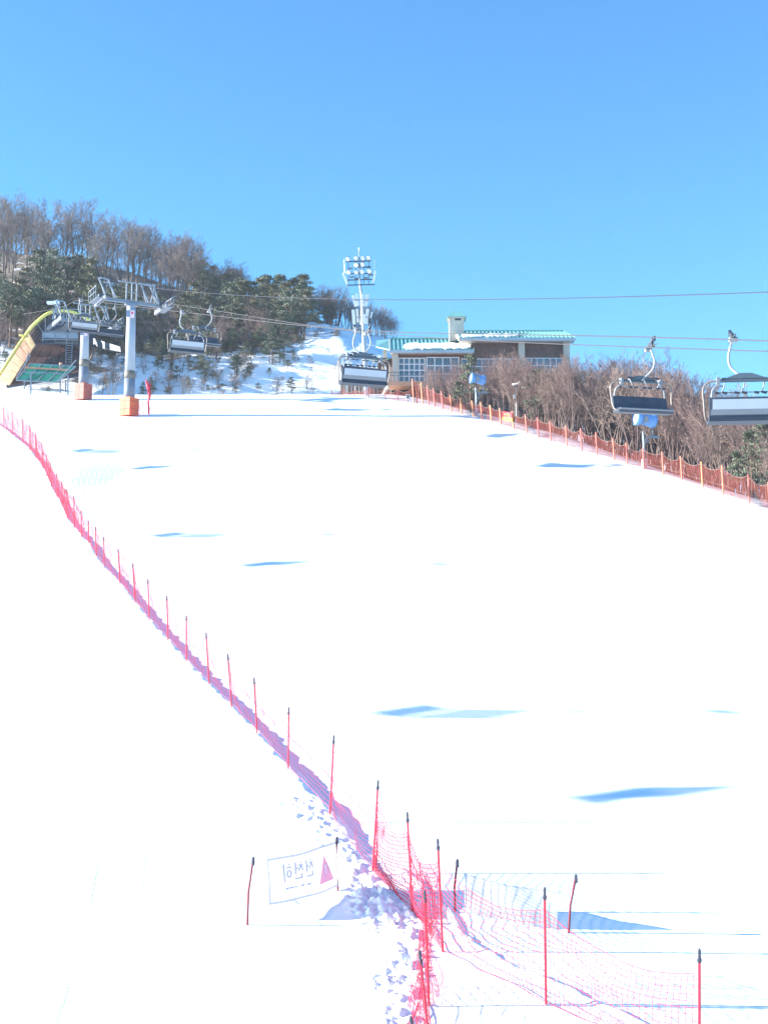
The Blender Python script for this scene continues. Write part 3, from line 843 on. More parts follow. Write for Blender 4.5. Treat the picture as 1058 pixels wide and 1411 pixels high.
def smooth_pts(pts, n=8):
    out = []
    for i in range(len(pts) - 1):
        p0, p1, p2, p3 = pts[max(i - 1, 0)], pts[i], pts[i + 1], pts[min(i + 2, len(pts) - 1)]
        for k in range(n):
            t = k / n
            out.append(0.5 * (2 * p1 + (p2 - p0) * t + (2 * p0 - 5 * p1 + 4 * p2 - p3) * t * t + (3 * p1 - p0 - 3 * p2 + p3) * t ** 3))
    out.append(pts[-1]); return out

for w, tab, lab in (('A', ropeA_z, 'steel haul rope carrying the chairs whose white backs face the slope'), ('B', ropeB_z, 'steel haul rope carrying the dark fronted chairs coming down')):
    pts = [rope_pt(w, y) for y, z in tab]
    base = pts[0]
    mb = MB(); mb.tube([p - base for p in smooth_pts(pts)], 0.022, 6)
    o = mb.build('haul_rope', 'rope'); o.location = base; tag(o, lab, 'haul rope', 'haul ropes of the chairlift')
# line along the tower heads
tw1 = gp(178, 573); tw2 = gp(115, 551)
a = at(205, 396, 108.5); b = at(1058, 402.5, 43.9); e_ = at(1500, 398, 30)
mb = MB(); mid = []
for k in range(25):
    t = k / 24; p = a * (1 - t) + b * t; p.z -= 0.65 * 4 * t * (1 - t); mid.append(p - a)
mid.append(e_ - a)
mb.tube(mid, 0.022, 5); o = mb.build('cable', 'wire'); o.location = a
tag(o, 'thin dark cable strung high above the lift across the sky', 'cable')

# --- chair prototype (x = width, y = direction of travel, z up, origin at the rope)
def make_chair():
    r = thing('lift_chair', 'chair', 'lift chair', (0, 0, 0), 0, 'six-seat chairs hanging on the chairlift')
    g = MB(); g.box((0, 0, 0.02), (0.14, 0.62, 0.16)); g.box((0.03, 0.18, 0.17), (0.12, 0.46, 0.13), Matrix.Rotation(R(28), 3, 'X')); g.box((0, 0.40, 0.30), (0.10, 0.10, 0.22))
    g.tube([(0, -0.75, 0.0), (0, -0.3, 0.0)], [0.015, 0.05], 6); g.tube([(0, 0.3, 0.0), (0, 0.75, 0)], [0.05, 0.015], 6)
    gr = g.build('grip', 'dark_steel', r)
    ro = MB(); ro.tube([(-0.14, -0.22, -0.08), (0.14, -0.22, -0.08)], 0.10, 10); ro.build('roller', 'white_steel', gr)
    h = MB(); hp = smooth_pts([Vector(p) for p in ((0, 0, -0.06), (-0.07, 0.08, -0.34), (-0.12, 0.14, -0.66), (-0.06, 0.10, -0.98), (0.12, -0.06, -1.24), (0.36, -0.20, -1.44))], 5)
    h.tube(hp, 0.044, 8); h.build('hanger', 'white_steel', r, smooth=True)
    bm = MB(); bm.tube([(-0.98, -0.2, -1.52), (0.98, -0.2, -1.52)], 0.065, 8)
    bm.prism([(-0.80, -0.26, -1.46), (-0.22, -0.26, -1.27), (0.22, -0.26, -1.27), (0.80, -0.26, -1.46)], (0, 0.12, 0))
    be = bm.build('crossbeam', 'beam', r)
    for s in (-1, 1):
        MB().box((s * 1.0, -0.2, -1.53), (0.13, 0.22, 0.24)).build('pivot_block', 'back_grey', be)
        MB().box((s * 0.62, 0.0, -1.40), (0.42, 0.05, 0.05)).build('bumper', 'rubber', be)
        f = MB(); f.tube(smooth_pts([Vector((s * x, y, z)) for x, y, z in ((1.0, -0.2, -1.52), (1.36, -0.2, -1.58), (1.56, -0.22, -1.82), (1.54, -0.2, -2.30), (1.50, -0.1, -2.72), (1.40, 0.02, -2.88), (1.22, 0.06, -2.90))], 4), 0.036, 7)
        f.build('side_frame', 'side_tube', r, smooth=True)
        i_ = MB(); i_.tube(smooth_pts([Vector((s * x, y, z)) for x, y, z in ((0.84, -0.22, -1.72), (1.08, -0.26, -1.72), (1.24, -0.34, -1.88), (1.30, -0.40, -2.20))], 4), 0.034, 7)
        i_.build('back_support', 'white_steel', r, smooth=True)
    bk = MB(); bk.prism([(-1.38, -0.40, -2.17), (-1.38, -0.47, -2.15), (-1.38, -0.30, -2.80), (-1.38, -0.22, -2.78)], (2.76, 0, 0))
    bk.build('backrest', 'seat', r)
    wp = MB(); wp.prism([(-1.26, -0.464, -2.22), (-1.26, -0.482, -2.22), (-1.26, -0.405, -2.56), (-1.26, -0.385, -2.56)], (2.52, 0, 0)); wp.build('back_panel', 'back_white', r)
    gpn = MB(); gpn.prism([(-1.32, -0.384, -2.565), (-1.32, -0.404, -2.565), (-1.32, -0.30, -2.77), (-1.32, -0.28, -2.77)], (2.64, 0, 0)); gpn.build('lower_panel', 'back_grey', r)
    st = MB(); st.prism([(-1.38, -0.32, -2.78), (-1.38, -0.34, -2.96), (-1.38, 0.20, -3.00), (-1.38, 0.32, -2.92), (-1.38, 0.30, -2.84), (-1.38, 0.1, -2.80)], (2.76, 0, 0)); st.build('seat', 'seat_under', r)
    edge = MB(); edge.tube([(-1.36, 0.32, -2.86), (1.36, 0.32, -2.86)], 0.045, 7); edge.build('seat_edge', 'back_grey', r)
    rb = MB(); rb.tube([(-1.0, 0.16, -1.86), (1.0, 0.16, -1.86)], 0.022, 6)
    rr = rb.build('restraint_bar', 'back_grey', r)
    for x in (-0.72, 0.0, 0.72):
        a = MB(); a.tube(smooth_pts([Vector((x, -0.16, -1.47)), Vector((x + .02, 0.10, -1.52)), Vector((x, 0.22, -1.68)), Vector((x - .10, 0.16, -1.86))], 4), 0.026, 6)
        a.build('restraint_arm', 'white_steel', rr, smooth=True)
        for dx in (-0.26, 0.02):
            MB().box((x + dx, 0.16, -1.88), (0.17, 0.09, 0.07), Matrix.Rotation(R(12), 3, 'Y')).build('foot_pad', 'rubber', rr)
    for ch in list(r.children):      # everything below the hanger sits off to one side of the grip and is 2.6 m wide
        if ch.name.startswith(('grip', 'hanger')): continue
        for q_ in [ch] + list(ch.children): q_.data.transform(Matrix.Translation((0.38, 0, 0)) @ Matrix.Diagonal((0.93, 1, 1, 1)))
    return r
proto = make_chair()
UP = math.atan2(K, 1.0)        # facing uphill: local +y -> (-K, 1)
chairs = [('A', 42.2, 'nearest lift chair, white back panel cut off by the right picture edge', 0),
          ('B', 53.5, 'dark fronted lift chair hanging above the right fence and lower snow gun', 1),
          ('A', 64.8, 'lift chair with white back panel hanging in front of the floodlight mast', 0),
          ('B', 75.7, 'dark fronted lift chair half hidden behind the one at the floodlight mast', 1),
          ('A', 88.3, 'lift chair with white back panel just right of the nearer tower', 0),
          ('B', 99.0, 'dark fronted lift chair overlapping the white backed one near the tower', 1),
          ('A', 113.4, 'lift chair with white back panel in front of the farther tower head', 0),
          ('B', 122.7, 'dark lift chair hanging low between the two lift towers', 1)]
for k, (w, y, lab, down) in enumerate(chairs):
    p = rope_pt(w, y); rz = R([-6, 14, 20, 24, 24, 26, 27, 28][k]) + (math.pi if down else 0)
    p.x += [0.75, 0.30, -0.2, 0, -0.3, -0.2, 0, 0][k]
    if k == 0:
        proto.location = p; proto.rotation_euler = (0, 0, rz); proto['label'] = lab
    else: dup(proto, p, rz, lab)

# second lift, just outside the left edge; its chairs throw the long shadows on the piste
spots = [(135, 621, 0), (260, 737, 0), (618, 980, 0), (218, 645, 1), (390, 778, 1), (918, 1097, 1)]
def make_slat_chair():
    r = thing('lift_chair', 'chair', 'lift chair', (0, 0, 0), 0, 'chairs of the neighbouring lift')
    g = MB(); g.box((0, 0, 0), (0.12, 0.5, 0.16)); g.build('grip', 'dark_steel', r)
    MB().tube([(0, 0, -.06), (0, .15, -.6), (0, -.1, -1.3), (0, -.2, -1.5)], 0.035, 7).build('hanger', 'steel', r)
    MB().tube([(-1, -.2, -1.5), (1, -.2, -1.5)], 0.035, 7).build('crossbeam', 'steel', r)
    for sx in (-1, 1):
        MB().tube([(sx, -.2, -1.5), (sx * 1.15, -.3, -1.9), (sx * 1.1, -.3, -2.75), (sx * 1.1, .3, -2.8)], 0.03, 6).build('side_frame', 'steel', r)
    for k in range(7): MB().box((0, -.38 + .012 * k, -2.05 - .1 * k), (2.2, .025, .058)).build('back_slat', 'deck', r)  # open slats, shaped to lighten the shadow of these unseen chairs
    for k in range(6): MB().box((0, -.26 + .1 * k, -2.80), (2.2, .06, .025)).build('seat_slat', 'deck', r)
    return r
slat = make_slat_chair()
cps = {0: [], 1: []}
for k, (u, v, w) in enumerate(spots):
    g = gp(u, v)
    hgt = 8.6
    p = g - LDIR * (hgt / -LDIR.z); p.z += 2.45
    cps[w].append(p)
    rz = math.atan2(0.42, 1.0) + (math.pi if w else 0)
    if k == 0:
        slat.location = p; slat.rotation_euler = (0, 0, rz); slat['label'] = 'unseen chair of the neighbouring lift on the left, slatted to lighten its shadow'
    else: dup(slat, p, rz, 'unseen chair of the neighbouring lift on the left, slatted to lighten its shadow')
for w in (0, 1):
    pts = sorted(cps[w], key=lambda p: p.y)
    d0 = (pts[1] - pts[0]); d1 = pts[-1] - pts[-2]
    mb = MB(); mb.tube([p - pts[0] for p in pts], 0.012, 6); o = mb.build('haul_rope', 'rope'); o.location = pts[0]
    tag(o, 'steel haul rope of the neighbouring lift over the run to the left', 'haul rope', 'haul ropes of the neighbouring lift')

# --- towers
def tower(label, base, top_v, padm, grp, rz):
    top = at(178 if base == tw1 else 115, top_v, base.y).z - base.z
    r = thing('lift_tower', label, 'lift tower', base, rz, grp)
    MB().tube([(0, 0, 1.2), (0, 0, 3.35)], [0.50, 0.48], 12).build('mast_foot', 'mast_dark', r, smooth=True)
    MB().tube([(0, 0, 3.35), (0, 0, 4.05)], [0.49, 0.485], 12).build('mast_band', 'mast_band', r, smooth=True)
    MB().tube([(0, 0, 4.05), (0, 0, top)], [0.455, 0.40], 12).build('mast', 'mast', r, smooth=True)
    pr = Matrix.Rotation(R(-29 - 31), 3, 'Z')
    for k, (x0, x1) in enumerate(((-0.61, -0.015), (0.015, 0.61))):
        MB().box(pr @ Vector(((x0 + x1) / 2, 0, 0.78)), (x1 - x0, 1.2, 1.62), pr).build('pad', padm, r)
    st = MB(); st.box((0, 0, 1.28), (1.26, 1.24, 0.05), pr); st.box((0, 0, 0.55), (1.26, 1.24, 0.05), pr); st.build('pad_strap', 'pad_old', r)
    ca = MB(); ca.box((0, 0, top + 0.16), (5.7, 0.30, 0.28)); ca.box((0, 0, top - 0.05), (1.1, 0.5, 0.2)); c_ = ca.build('crossarm', 'arm', r)
    for s in (-1, 1):
        tr_ = MB(); tr_.box((s * 2.8, 0, top + 0.10), (0.16, 3.4, 0.16)); tr_.box((s * 2.8, 0, top + 0.32), (0.5, 0.6, 0.34)); tt = tr_.build('sheave_beam', 'dark_steel', c_)
        for k in range(8):
            y = -1.55 + k * 0.44
            MB().tube([(s * 2.8 - 0.09, y, top - 0.12), (s * 2.8 + 0.09, y, top - 0.12)], 0.19, 10).build('sheave', 'back_grey', c_)
        lf = MB()
        for dx, x in ((-0.55, 1.5), (-0.45, 2.35)):
            lf.bar((s * x, -0.3, top + 0.3), (s * x - 0.75, -0.1, top + 2.0), 0.10)
            lf.bar((s * x + 0.1, 0.5, top + 0.3), (s * x - 0.55, 0.1, top + 2.0), 0.07)
        lf.bar((s * 1.5 - 0.8, -0.1, top + 1.95), (s * 2.35 - 0.6, -0.1, top + 2.0), 0.12)
        if s > 0:
            lf.bar((s * 2.5, -0.3, top + 0.3), (s * 2.0, 0.0, top + 2.1), 0.10); lf.bar((s * 1.7, -0.3, top + 0.3), (s * 2.2, 0.0, top + 2.1), 0.09)
        lf.build('lifting_frame', 'steel', r)
        if s < 0 and base != tw1: continue
        cw = MB(); cw.box((s * 3.25, 0, top - 0.1), (0.5, 2.4, 0.04))
        for y in (-1.15, -0.4, 0.4, 1.15): cw.bar((s * 3.58, y, top - 0.1), (s * 3.58, y, top + 0.9), 0.05)
        cw.bar((s * 3.58, -1.17, top + 0.9), (s * 3.58, 1.17, top + 0.9), 0.05); cw.bar((s * 3.58, -1.17, top + 0.4), (s * 3.58, 1.17, top + 0.4), 0.04)
        cw.build('catwalk', 'arm', r)
    gt = MB()
    for x in (-0.45, 0.05, 0.5): gt.bar((x, 0.1, top + 0.3), (x, 0.1, top + 2.05), 0.09)
    gt.bar((-1.2, 0.1, top + 2.0), (2.0, 0.1, top + 2.0), 0.10); gt.bar((-0.45, 0.1, top + 1.1), (0.5, 0.1, top + 1.1), 0.06)
    gt.build('lifting_gantry', 'steel', r)
    ld = MB()
    for x in (-0.2, 0.2): ld.bar((x, 0.55, 2.0), (x, 0.5, top), 0.05)
    for k in range(int((top - 2) / 0.35)): ld.bar((-0.2, 0.55, 2.1 + k * 0.35), (0.2, 0.55, 2.1 + k * 0.35), 0.04)
    ld.build('ladder', 'steel', r)
    nr = Matrix.Rotation(R(-29), 3, 'Z')
    n1 = MB(); n1.box(nr @ Vector((0.20, -0.47, top - 1.05)), (0.38, 0.04, 0.70), nr); n1.build('notice', 'sign_pink', r)
    n2 = MB(); n2.box(nr @ Vector((-0.19, -0.47, top - 1.0)), (0.34, 0.04, 0.62), nr); n2.build('notice', 'sign_blue', r)
    n3 = MB(); n3.box(nr @ Vector((0.20, -0.50, top - 0.95)), (0.16, 0.02, 0.22), nr); n3.build('notice_mark', 'sign_red', r)
    return r
tower('grey lift tower with bright orange padding, the nearer of the two', tw1, 419, 'pad', 'towers of the chairlift', R(29))
tower('grey lift tower with faded red padding standing before the lift station', tw2, 446, 'pad_old', 'towers of the chairlift', R(29))

# ================================================================== LIFT STATION (ramp with yellow rail)
sb = at(60, 520, 137); sb.z = float(T(sb.x, 137)) - 0.5
stn = thing('lift_station', 'upper lift station with rusty brown ramp, plywood side and yellow arched rail', 'lift station', sb)
def S(u, v, y): return at(u, v, y) - sb
# plywood side: boards along the slanted rail
e0, e1 = S(-4, 526, 133.5), S(40, 459, 139.5)
f0, f1 = S(13, 531, 132.2), S(49, 475, 137.8)
nb = 7
for k in range(nb):
    a, b = k / nb + 0.004, (k + 1) / nb - 0.004
    MB().prism([e0.lerp(e1, a), e0.lerp(e1, b), f0.lerp(f1, b), f0.lerp(f1, a)], (0.05, 0.14, 0)).build('plywood_board', 'plywood', stn)
rail = [S(-5, 525, 133.9), S(17, 490, 136.9), S(38, 459, 139.9), S(44, 451, 140.1), S(51, 444, 140.3), S(61, 435.5, 140.8), S(71, 430.5, 141.2), S(87, 428.5, 141.7), S(102, 430.5, 142), S(113, 435.5, 142.2), S(121, 440, 142.4), S(129, 449, 142.6)]
MB().tube(smooth_pts(rail, 5), 0.20, 8).build('yellow_rail', 'yellow', stn, smooth=True)
MB().bar(S(27, 462, 139.0), S(36, 462, 139.3), 0.18).build('rail_stub', 'yellow', stn)
# rusty deck made of plates
d00, d10, d11, d01 = S(10, 531, 134), S(112, 512, 136), S(112, 478, 140.6), S(50, 474, 140.2)
nu_, nv_ = 5, 3
for i in range(nu_):
    for j in range(nv_):
        def dp(a, b): return (d00.lerp(d10, a)).lerp(d01.lerp(d11, a), b)
        a0, a1, b0, b1 = i / nu_ + .005, (i + 1) / nu_ - .005, j / nv_ + .006, (j + 1) / nv_ - .006
        MB().prism([dp(a0, b0), dp(a1, b0), dp(a1, b1), dp(a0, b1)], (0, 0.1, -0.12)).build('deck_plate', 'rust', stn)
bk = MB(); bk.prism([S(9, 531, 134.4), S(112, 514, 136.4), S(113, 476, 141.2), S(46, 472, 140.8)], (0, 0.2, -0.3)); bk.build('ramp_base', 'navy', stn)
# dark hood behind the arch
hood = [S(40, 474, 141.6)] + [p + Vector((0.15, 0.9, -0.05)) for p in rail[2:]] + [S(129, 476, 143)]
MB().prism(hood, (0, 0.5, 0)).build('hood_lining', 'navy', stn)
for (u0, v0, u1, v1) in ((63, 437, 63, 460), (52, 447, 60, 458), (100, 432, 100, 458)):
    MB().bar(S(u0, v0, 141.3), S(u1, v1, 141.3), 0.09).build('hood_brace', 'steel', stn)
# working platform with railing
pf = MB(); pf.prism([S(58, 472, 139), S(108, 474, 139), S(108, 468, 141), S(60, 466, 141)], (0, 0, -0.15)); pl_ = pf.build('platform', 'dark_steel', stn)
for (ua, ub, vt, vb) in ((59, 76, 458.5, 465.5), (76.4, 92, 458.8, 466), (92.4, 108, 459, 466.5)):
    MB().prism([S(ua, vb, 138.9), S(ub, vb, 138.9), S(ub, vt, 138.9), S(ua, vt, 138.9)], (0, 0.05, 0)).build('railing_panel', 'steel', pl_)
    rl = MB(); rl.bar(S(ua, vt - 1, 138.85), S(ub, vt - 1, 138.85), 0.07); rl.bar(S(ua, vb + 2, 138.85), S(ub, vb + 2, 138.85), 0.07); rl.bar(S(ua, vb + 5, 138.85), S(ua, vt - 1, 138.85), 0.07); rl.build('railing', 'steel', pl_)
MB().prism([S(63, 461, 139.6), S(92, 458, 139.6), S(93, 444, 140.6), S(80, 447, 140.6)], (0, 0.3, 0)).build('machine_cover', 'dark_steel', stn)
shv = MB()
for k in range(9):
    t = k / 8; shv.tube([S(67 + 13 * t, 453 - 13 * t, 138.6), S(67 + 13 * t, 453 - 13 * t, 139.2)], 0.24, 8)
shv.build('sheave_train', 'back_grey', stn)
fr = MB()
for u0, v0, u1, v1, w in ((73, 440, 79, 420, .18), (79, 447, 86, 447, .12), (76, 419, 83, 443, .18), (82, 419, 86, 446, .15), (89, 423, 88, 446, .12), (92, 432, 94, 455, .12), (69, 418, 84, 419, .14), (73, 424, 75, 440, .1), (95, 426, 116, 427, .1), (114, 405, 114, 428, .05), (113, 421, 107, 432, .08), (107, 432, 111, 437, .08)):
    fr.bar(S(u0, v0, 139.4), S(u1, v1, 139.4), w)
fr.build('sheave_frame', 'steel', stn)
sn = MB(); sn.box(S(74, 417.5, 139.4), (1.4, 0.6, 0.28)); sn.box(S(79, 416, 139.6), (0.5, 0.5, 0.2)); sn.build('snow_cap', 'snow', stn)
ld = MB()
ld.bar(S(90.5, 506, 136.2), S(92, 470, 139.2), 0.09); ld.bar(S(98.5, 506, 136.2), S(100.5, 470, 139.2), 0.09)
for k in range(11):
    t = k / 11; ld.bar(S(90.5 + 1.5 * t, 505 - 35 * t, 136.1 + 3 * t), S(98.5 + 2 * t, 505 - 35 * t, 136.1 + 3 * t), 0.06)
ld.build('ladder', 'back_grey', stn)
MB().tube([S(84.5, 508, 135.6), S(84.5, 500, 135.6)], 0.20, 10).build('stub_pipe', 'plywood', stn)
# right flank boards
g0, g1, h0, h1 = S(113, 510, 136), S(131, 472, 141), S(119, 505, 136.2), S(133, 481, 141)
MB().prism([g0, g1, h1, h0], (0.1, 0.2, 0)).build('flank_board', 'board', stn)
MB().prism([S(129, 466, 141), S(166, 478, 137), S(167, 485, 137), S(129, 478, 141)], (0, .25, 0)).build('flank_beam', 'dark_steel', stn)

# catch platform with green netting in front of the station
cb = gp(43, 543); cpb = thing('catch_platform', 'steel catch platform with green netting in front of the lift station', 'catch platform', cb)
def Q_(u, v, y): return at(u, v, y) - cb
y0 = cb.y
c00, c10, c11, c01 = Q_(23, 524, y0), Q_(80, 527, y0 + .5), Q_(105, 505, y0 + 4), Q_(42, 501, y0 + 4)
for i in range(4):
    for j in range(2):
        def cp(a, b): return (c00.lerp(c10, a)).lerp(c01.lerp(c11, a), b)
        a0, a1, b0, b1 = i / 4, (i + 1) / 4, j / 2, (j + 1) / 2
        q = [cp(a0, b0), cp(a1, b0), cp(a1, b1), cp(a0, b1)]
        MB().add(q, [(0, 1, 2, 3)]).build('net_panel', 'green_net', cpb)
fm = MB()
for j in range(3):
    fm.bar(cp(0, 0) if False else (c00.lerp(c01, j / 2)), c10.lerp(c11, j / 2), 0.11)
for i in range(5): fm.bar(c00.lerp(c10, i / 4), c01.lerp(c11, i / 4), 0.08)
fm.build('frame', 'steel', cpb)
MB().bar(c00.lerp(c01, .62) + Vector((0, 0, .25)), c10.lerp(c11, .62) + Vector((0, 0, .25)), 0.16).build('cross_tube', 'deck', cpb)
rl = MB(); rl.bar(c00 + Vector((0, 0, .2)), c01 + Vector((0, 0, .9)), 0.09); rl.bar(c00.lerp(c01, .6) + Vector((0, 0, .2)), c01 + Vector((-.2, 0, 1.3)), 0.07)
rl.bar(c10 + Vector((0, 0, .1)), c11 + Vector((0, 0, .7)), 0.09)
rl.build('guard_rail', 'steel', cpb)
for (u, vb, vt, y) in ((43, 546, 513, y0), (94, 550, 517, y0), (34, 537, 521, y0 + 3), (83.5, 540, 524, y0 + 2), (91, 538, 524, y0 + 3)):
    MB().bar(Q_(u, vb + 2, y), Q_(u, vt, y), 0.12).build('post', 'steel', cpb)

# ================================================================== FLOODLIGHT MAST
ym = 126.5
fb = at(506, 549, ym); fm_ = thing('floodlight_mast', 'tall floodlight mast with round lamps and white antenna panels', 'floodlight mast', fb)
def W(u, v, dy=0.0): return at(u, v, ym + dy) - fb
MB().tube([W(506, 556), W(502, 480), W(498.5, 410), W(496, 392)], [0.26, 0.22, 0.16, 0.13], 10).build('pole', 'mast', fm_, smooth=True)
MB().tube([W(496, 392), W(494.5, 346)], [0.09, 0.05], 6).build('top_pole', 'steel', fm_)
ar = MB()
for u0, v0, u1, v1 in ((477, 360.5, 511, 359.5), (488, 368, 511, 368), (479, 377, 512, 377), (479, 386, 513, 385), (479, 393, 516, 392)):
    ar.bar(W(u0, v0, .2), W(u1, v1, .2), 0.10)
for u in (480, 490, 501, 508): ar.bar(W(u, 358, .25), W(u, 392, .25), 0.06)
ar.bar(W(479, 393, -.8), W(516, 392, -.8), .1); ar.bar(W(479, 393, -.8), W(479, 393, .8), .08); ar.bar(W(516, 392, -.8), W(516, 392, .8), .08)
ar.build('lamp_frame', 'dark_steel', fm_)
for u, v in ((479.5, 357), (490.5, 356), (500, 356), (507.7, 355.5), (491, 365.5), (499.5, 365), (480.5, 375.5), (490.7, 375.5), (499, 374.8), (509, 374)):
    c = W(u, v, -.1); d = Vector((random.uniform(-.25, .1), -1, -0.42)).normalized()
    l = MB(); l.tube([c + d * t for t in (-.34, -.22, 0.0, 0.10)], [0.08, 0.18, 0.26, 0.27], 12); lo = l.build('floodlight', 'dark_steel', fm_, smooth=True)
    MB().tube([c + d * 0.09, c + d * 0.13], [0.24, 0.22], 12).build('lens', 'lamp_face', lo)
for u, v in ((485, 382), (492, 384), (504, 383), (511, 379), (483, 370), (508, 368)):
    MB().box(W(u, v, .5), (0.5, 0.25, 0.12)).build('ballast_box', 'back_grey', fm_)
def panel(u0, v0, u1, v1, w, dy):
    mb = MB(); mb.bar(W(u0, v0, dy), W(u1, v1, dy), w, 0.14); return mb.build('antenna_panel', 'antenna', fm_)
for a in ((472.5, 376, 479, 392, .22, -.5), (517, 373, 514, 390, .22, -.5),
          (486.5, 407, 490.5, 422, .30, -.5), (491.5, 405, 493, 421, .22, .1), (499, 405, 499.5, 421, .26, -.6), (505, 406, 503.5, 421.5, .30, -.3), (508, 406, 506, 418, .14, .2),
          (486.5, 427, 488, 447, .34, -.6), (492, 426, 493, 444, .26, .0), (498, 427, 497, 447, .26, .3), (501.5, 433, 502.5, 446, .30, -.7), (506.5, 426, 504.5, 446, .34, -.3), (512.5, 430, 510.5, 438, .18, .1)):
    panel(*a)
wh = MB()
for u0, v0, u1, v1 in ((475, 376, 474, 358), (495, 346, 494, 341), (515.5, 372, 516, 358)): wh.tube([W(u0, v0), W(u1, v1)], 0.035, 5)
wh.build('whip_antenna', 'antenna', fm_)
rg_ = MB()
for v, n in ((414, 498.5), (437, 500)):
    for dy in (-.55, .35): rg_.bar(W(n - 11, v, dy), W(n + 10, v, dy), 0.07)
    rg_.bar(W(n - 11, v, -.55), W(n - 11, v, .35), .06); rg_.bar(W(n + 10, v, -.55), W(n + 10, v, .35), .06)
rg_.build('antenna_ring', 'steel', fm_)

# ================================================================== LODGE
yl = 129.0
lb0 = at(650, 556, yl); lodge = thing('lodge', 'brown lodge with turquoise roofs, white window grids and a cream chimney', 'building', lb0)
def G(u, v, dy=0.0): return at(u, v, yl + dy) - lb0
def Gz(u, v, dy=0.0):
    """same height and place as on the front wall, pushed back by dy (keeps verticals and depth true)"""
    return at(u, v, yl) - lb0 + Vector((0, dy, 0))
# body
def block(u0, u1, vt, vb, dy0, dy1, m, name, parent=lodge):
    a = Gz(u0, vb); b = Gz(u1, vt)
    mb = MB(); mb.box(((a.x + b.x) / 2, (a.y + dy0 + a.y + dy1) / 2, (a.z + b.z) / 2), (b.x - a.x, dy1 - dy0, b.z - a.z))
    return mb.build(name, m, parent)
block(540, 650, 485, 534, 0.3, 9, 'wood_wall', 'wall'); block(650, 783, 469, 534, 0.32, 9, 'wood_wall', 'wall')
block(548, 770, 538, 610, 1.2, 9, 'wood_wall', 'lower_wall')
# left porch side and lower boarded wall
for k in range(14):
    u = 468 + k * 5.2
    block(u, u + 4.9, 512 + (0 if k > 4 else 8), 560, 2.4 + 0.05 * (k % 2), 2.6 + 0.05 * (k % 2), 'board', 'wall_board')
block(520, 541, 488, 534, 2.0, 8, 'wood_wall', 'wall')
for u in (475, 487, 503, 528, 537): block(u, u + 3, 500 if u > 510 else 525, 560, 1.9, 2.2, 'cream', 'porch_post')
block(527.5, 533, 478, 494, 1.0, 1.4, 'cream', 'porch_post')
# columns
for u0, u1, vt, vb in ((541, 548.5, 483.5, 532), (714.5, 722, 469, 504), (776.5, 784, 469, 504)):
    a = block(u0, u1, vt, 534, -0.35, 0.30, 'cream', 'column')
# roofs: sheets falling towards the front
def roof(u0, u1, ve, vr, depth, over, verge=True):
    e0, e1 = Gz(u0, ve, -over), Gz(u1, ve, -over)
    pr_y = depth
    up = depth * 0.24 + (ve - vr) / 13.2 * 1.0
    # choose the ridge height so that the sheet shows (ve - vr) rows from the piste
    yb = yl + depth
    zr = at(u0, vr, yb).z - lb0.z
    r0 = Vector((e0.x, e0.y + depth + over, zr)); r1 = Vector((e1.x, e1.y + depth + over, zr))
    mb = MB(); mb.prism([e0, e1, r1, r0], (0, 0, -0.12)); ro = mb.build('roof', 'roof', lodge)
    n = int((e1.x - e0.x) / 0.42)
    for k in range(n + 1):
        a = k / n; p, q = e0.lerp(e1, a), r0.lerp(r1, a)
        MB().bar(p + Vector((0, 0, .04)), q + Vector((0, 0, .04)), 0.05, 0.08).build('roof_seam', 'roof', ro)
    fa = MB(); fa.box((e0 + e1) / 2 + Vector((0, -0.04, -0.20)), (e1.x - e0.x, 0.07, 0.30)); fa.build('gutter', 'roof_edge', ro)
    ve_ = MB(); ve_.prism([e0 + Vector((-.06, 0, .05)), r0 + Vector((-.06, 0, .05)), r0 + Vector((-.06, 0, -.40)), e0 + Vector((-.06, 0, -.40))], (-.08, 0, 0)); ve_.build('verge_board', 'cream', ro)
    # ridge capping with little bumps
    cp_ = MB(); cp_.bar(r0 + Vector((0, 0, .08)), r1 + Vector((0, 0, .08)), 0.3, 0.12); cp_.build('ridge_cap', 'roof', ro)
    # soffit
    sf = MB(); sf.prism([e0 + Vector((0, .05, -.16)), e1 + Vector((0, .05, -.16)), e1 + Vector((0, over + .5, -.16)), e0 + Vector((0, over + .5, -.16))], (0, 0, -.05)); sf.build('soffit', 'cream', ro)
    return ro, e0, e1, r0, r1
def snow_patch(ro, e0, e1, r0, r1, a0, a1, b0, b1, seed, n=40):
    rg = np.random.default_rng(seed); poly = []
    nrm = (e1 - e0).cross(r0 - e0).normalized(); nrm = nrm if nrm.z > 0 else -nrm
    low = [(a0 + (a1 - a0) * k / n, b0 + 0.07 * float(fbm(k * 0.35 + seed, 1.5, 3)) + 0.10 * max(0, 1 - k / 3) + 0.10 * max(0, 1 - (n - k) / 3)) for k in range(n + 1)]
    hi = [(a0 + (a1 - a0) * k / n, b1 + 0.16 * float(fbm(k * 0.28 + seed, 7.5, 3)) - 0.3 * max(0, 1 - k / 4) * (b1 - b0) - 0.3 * max(0, 1 - (n - k) / 5) * (b1 - b0)) for k in range(n, -1, -1)]
    pt = lambda a, b: e0.lerp(e1, a).lerp(r0.lerp(r1, a), b)
    v = [pt(a, b) + nrm * 0.05 for a, b in low + hi]; w = [p + nrm * 0.16 for p in v]
    mb = MB(); m = len(v); mb.add(v + w, [])
    k = n + 1
    for i in range(n):
        mb.f.append((m + i, m + i + 1, m + m - 2 - i, m + m - 1 - i))
    for i in range(m): mb.f.append((i, (i + 1) % m, m + (i + 1) % m, m + i))
    mb.build('roof_snow', 'snow', ro)
r1_ = roof(538, 652, 485, 467.5, 7.0, 1.0)
snow_patch(*r1_, 0.16, 0.97, 0.03, 0.46, 3)
r2_ = roof(633, 790, 469, 457, 7.5, 1.2)
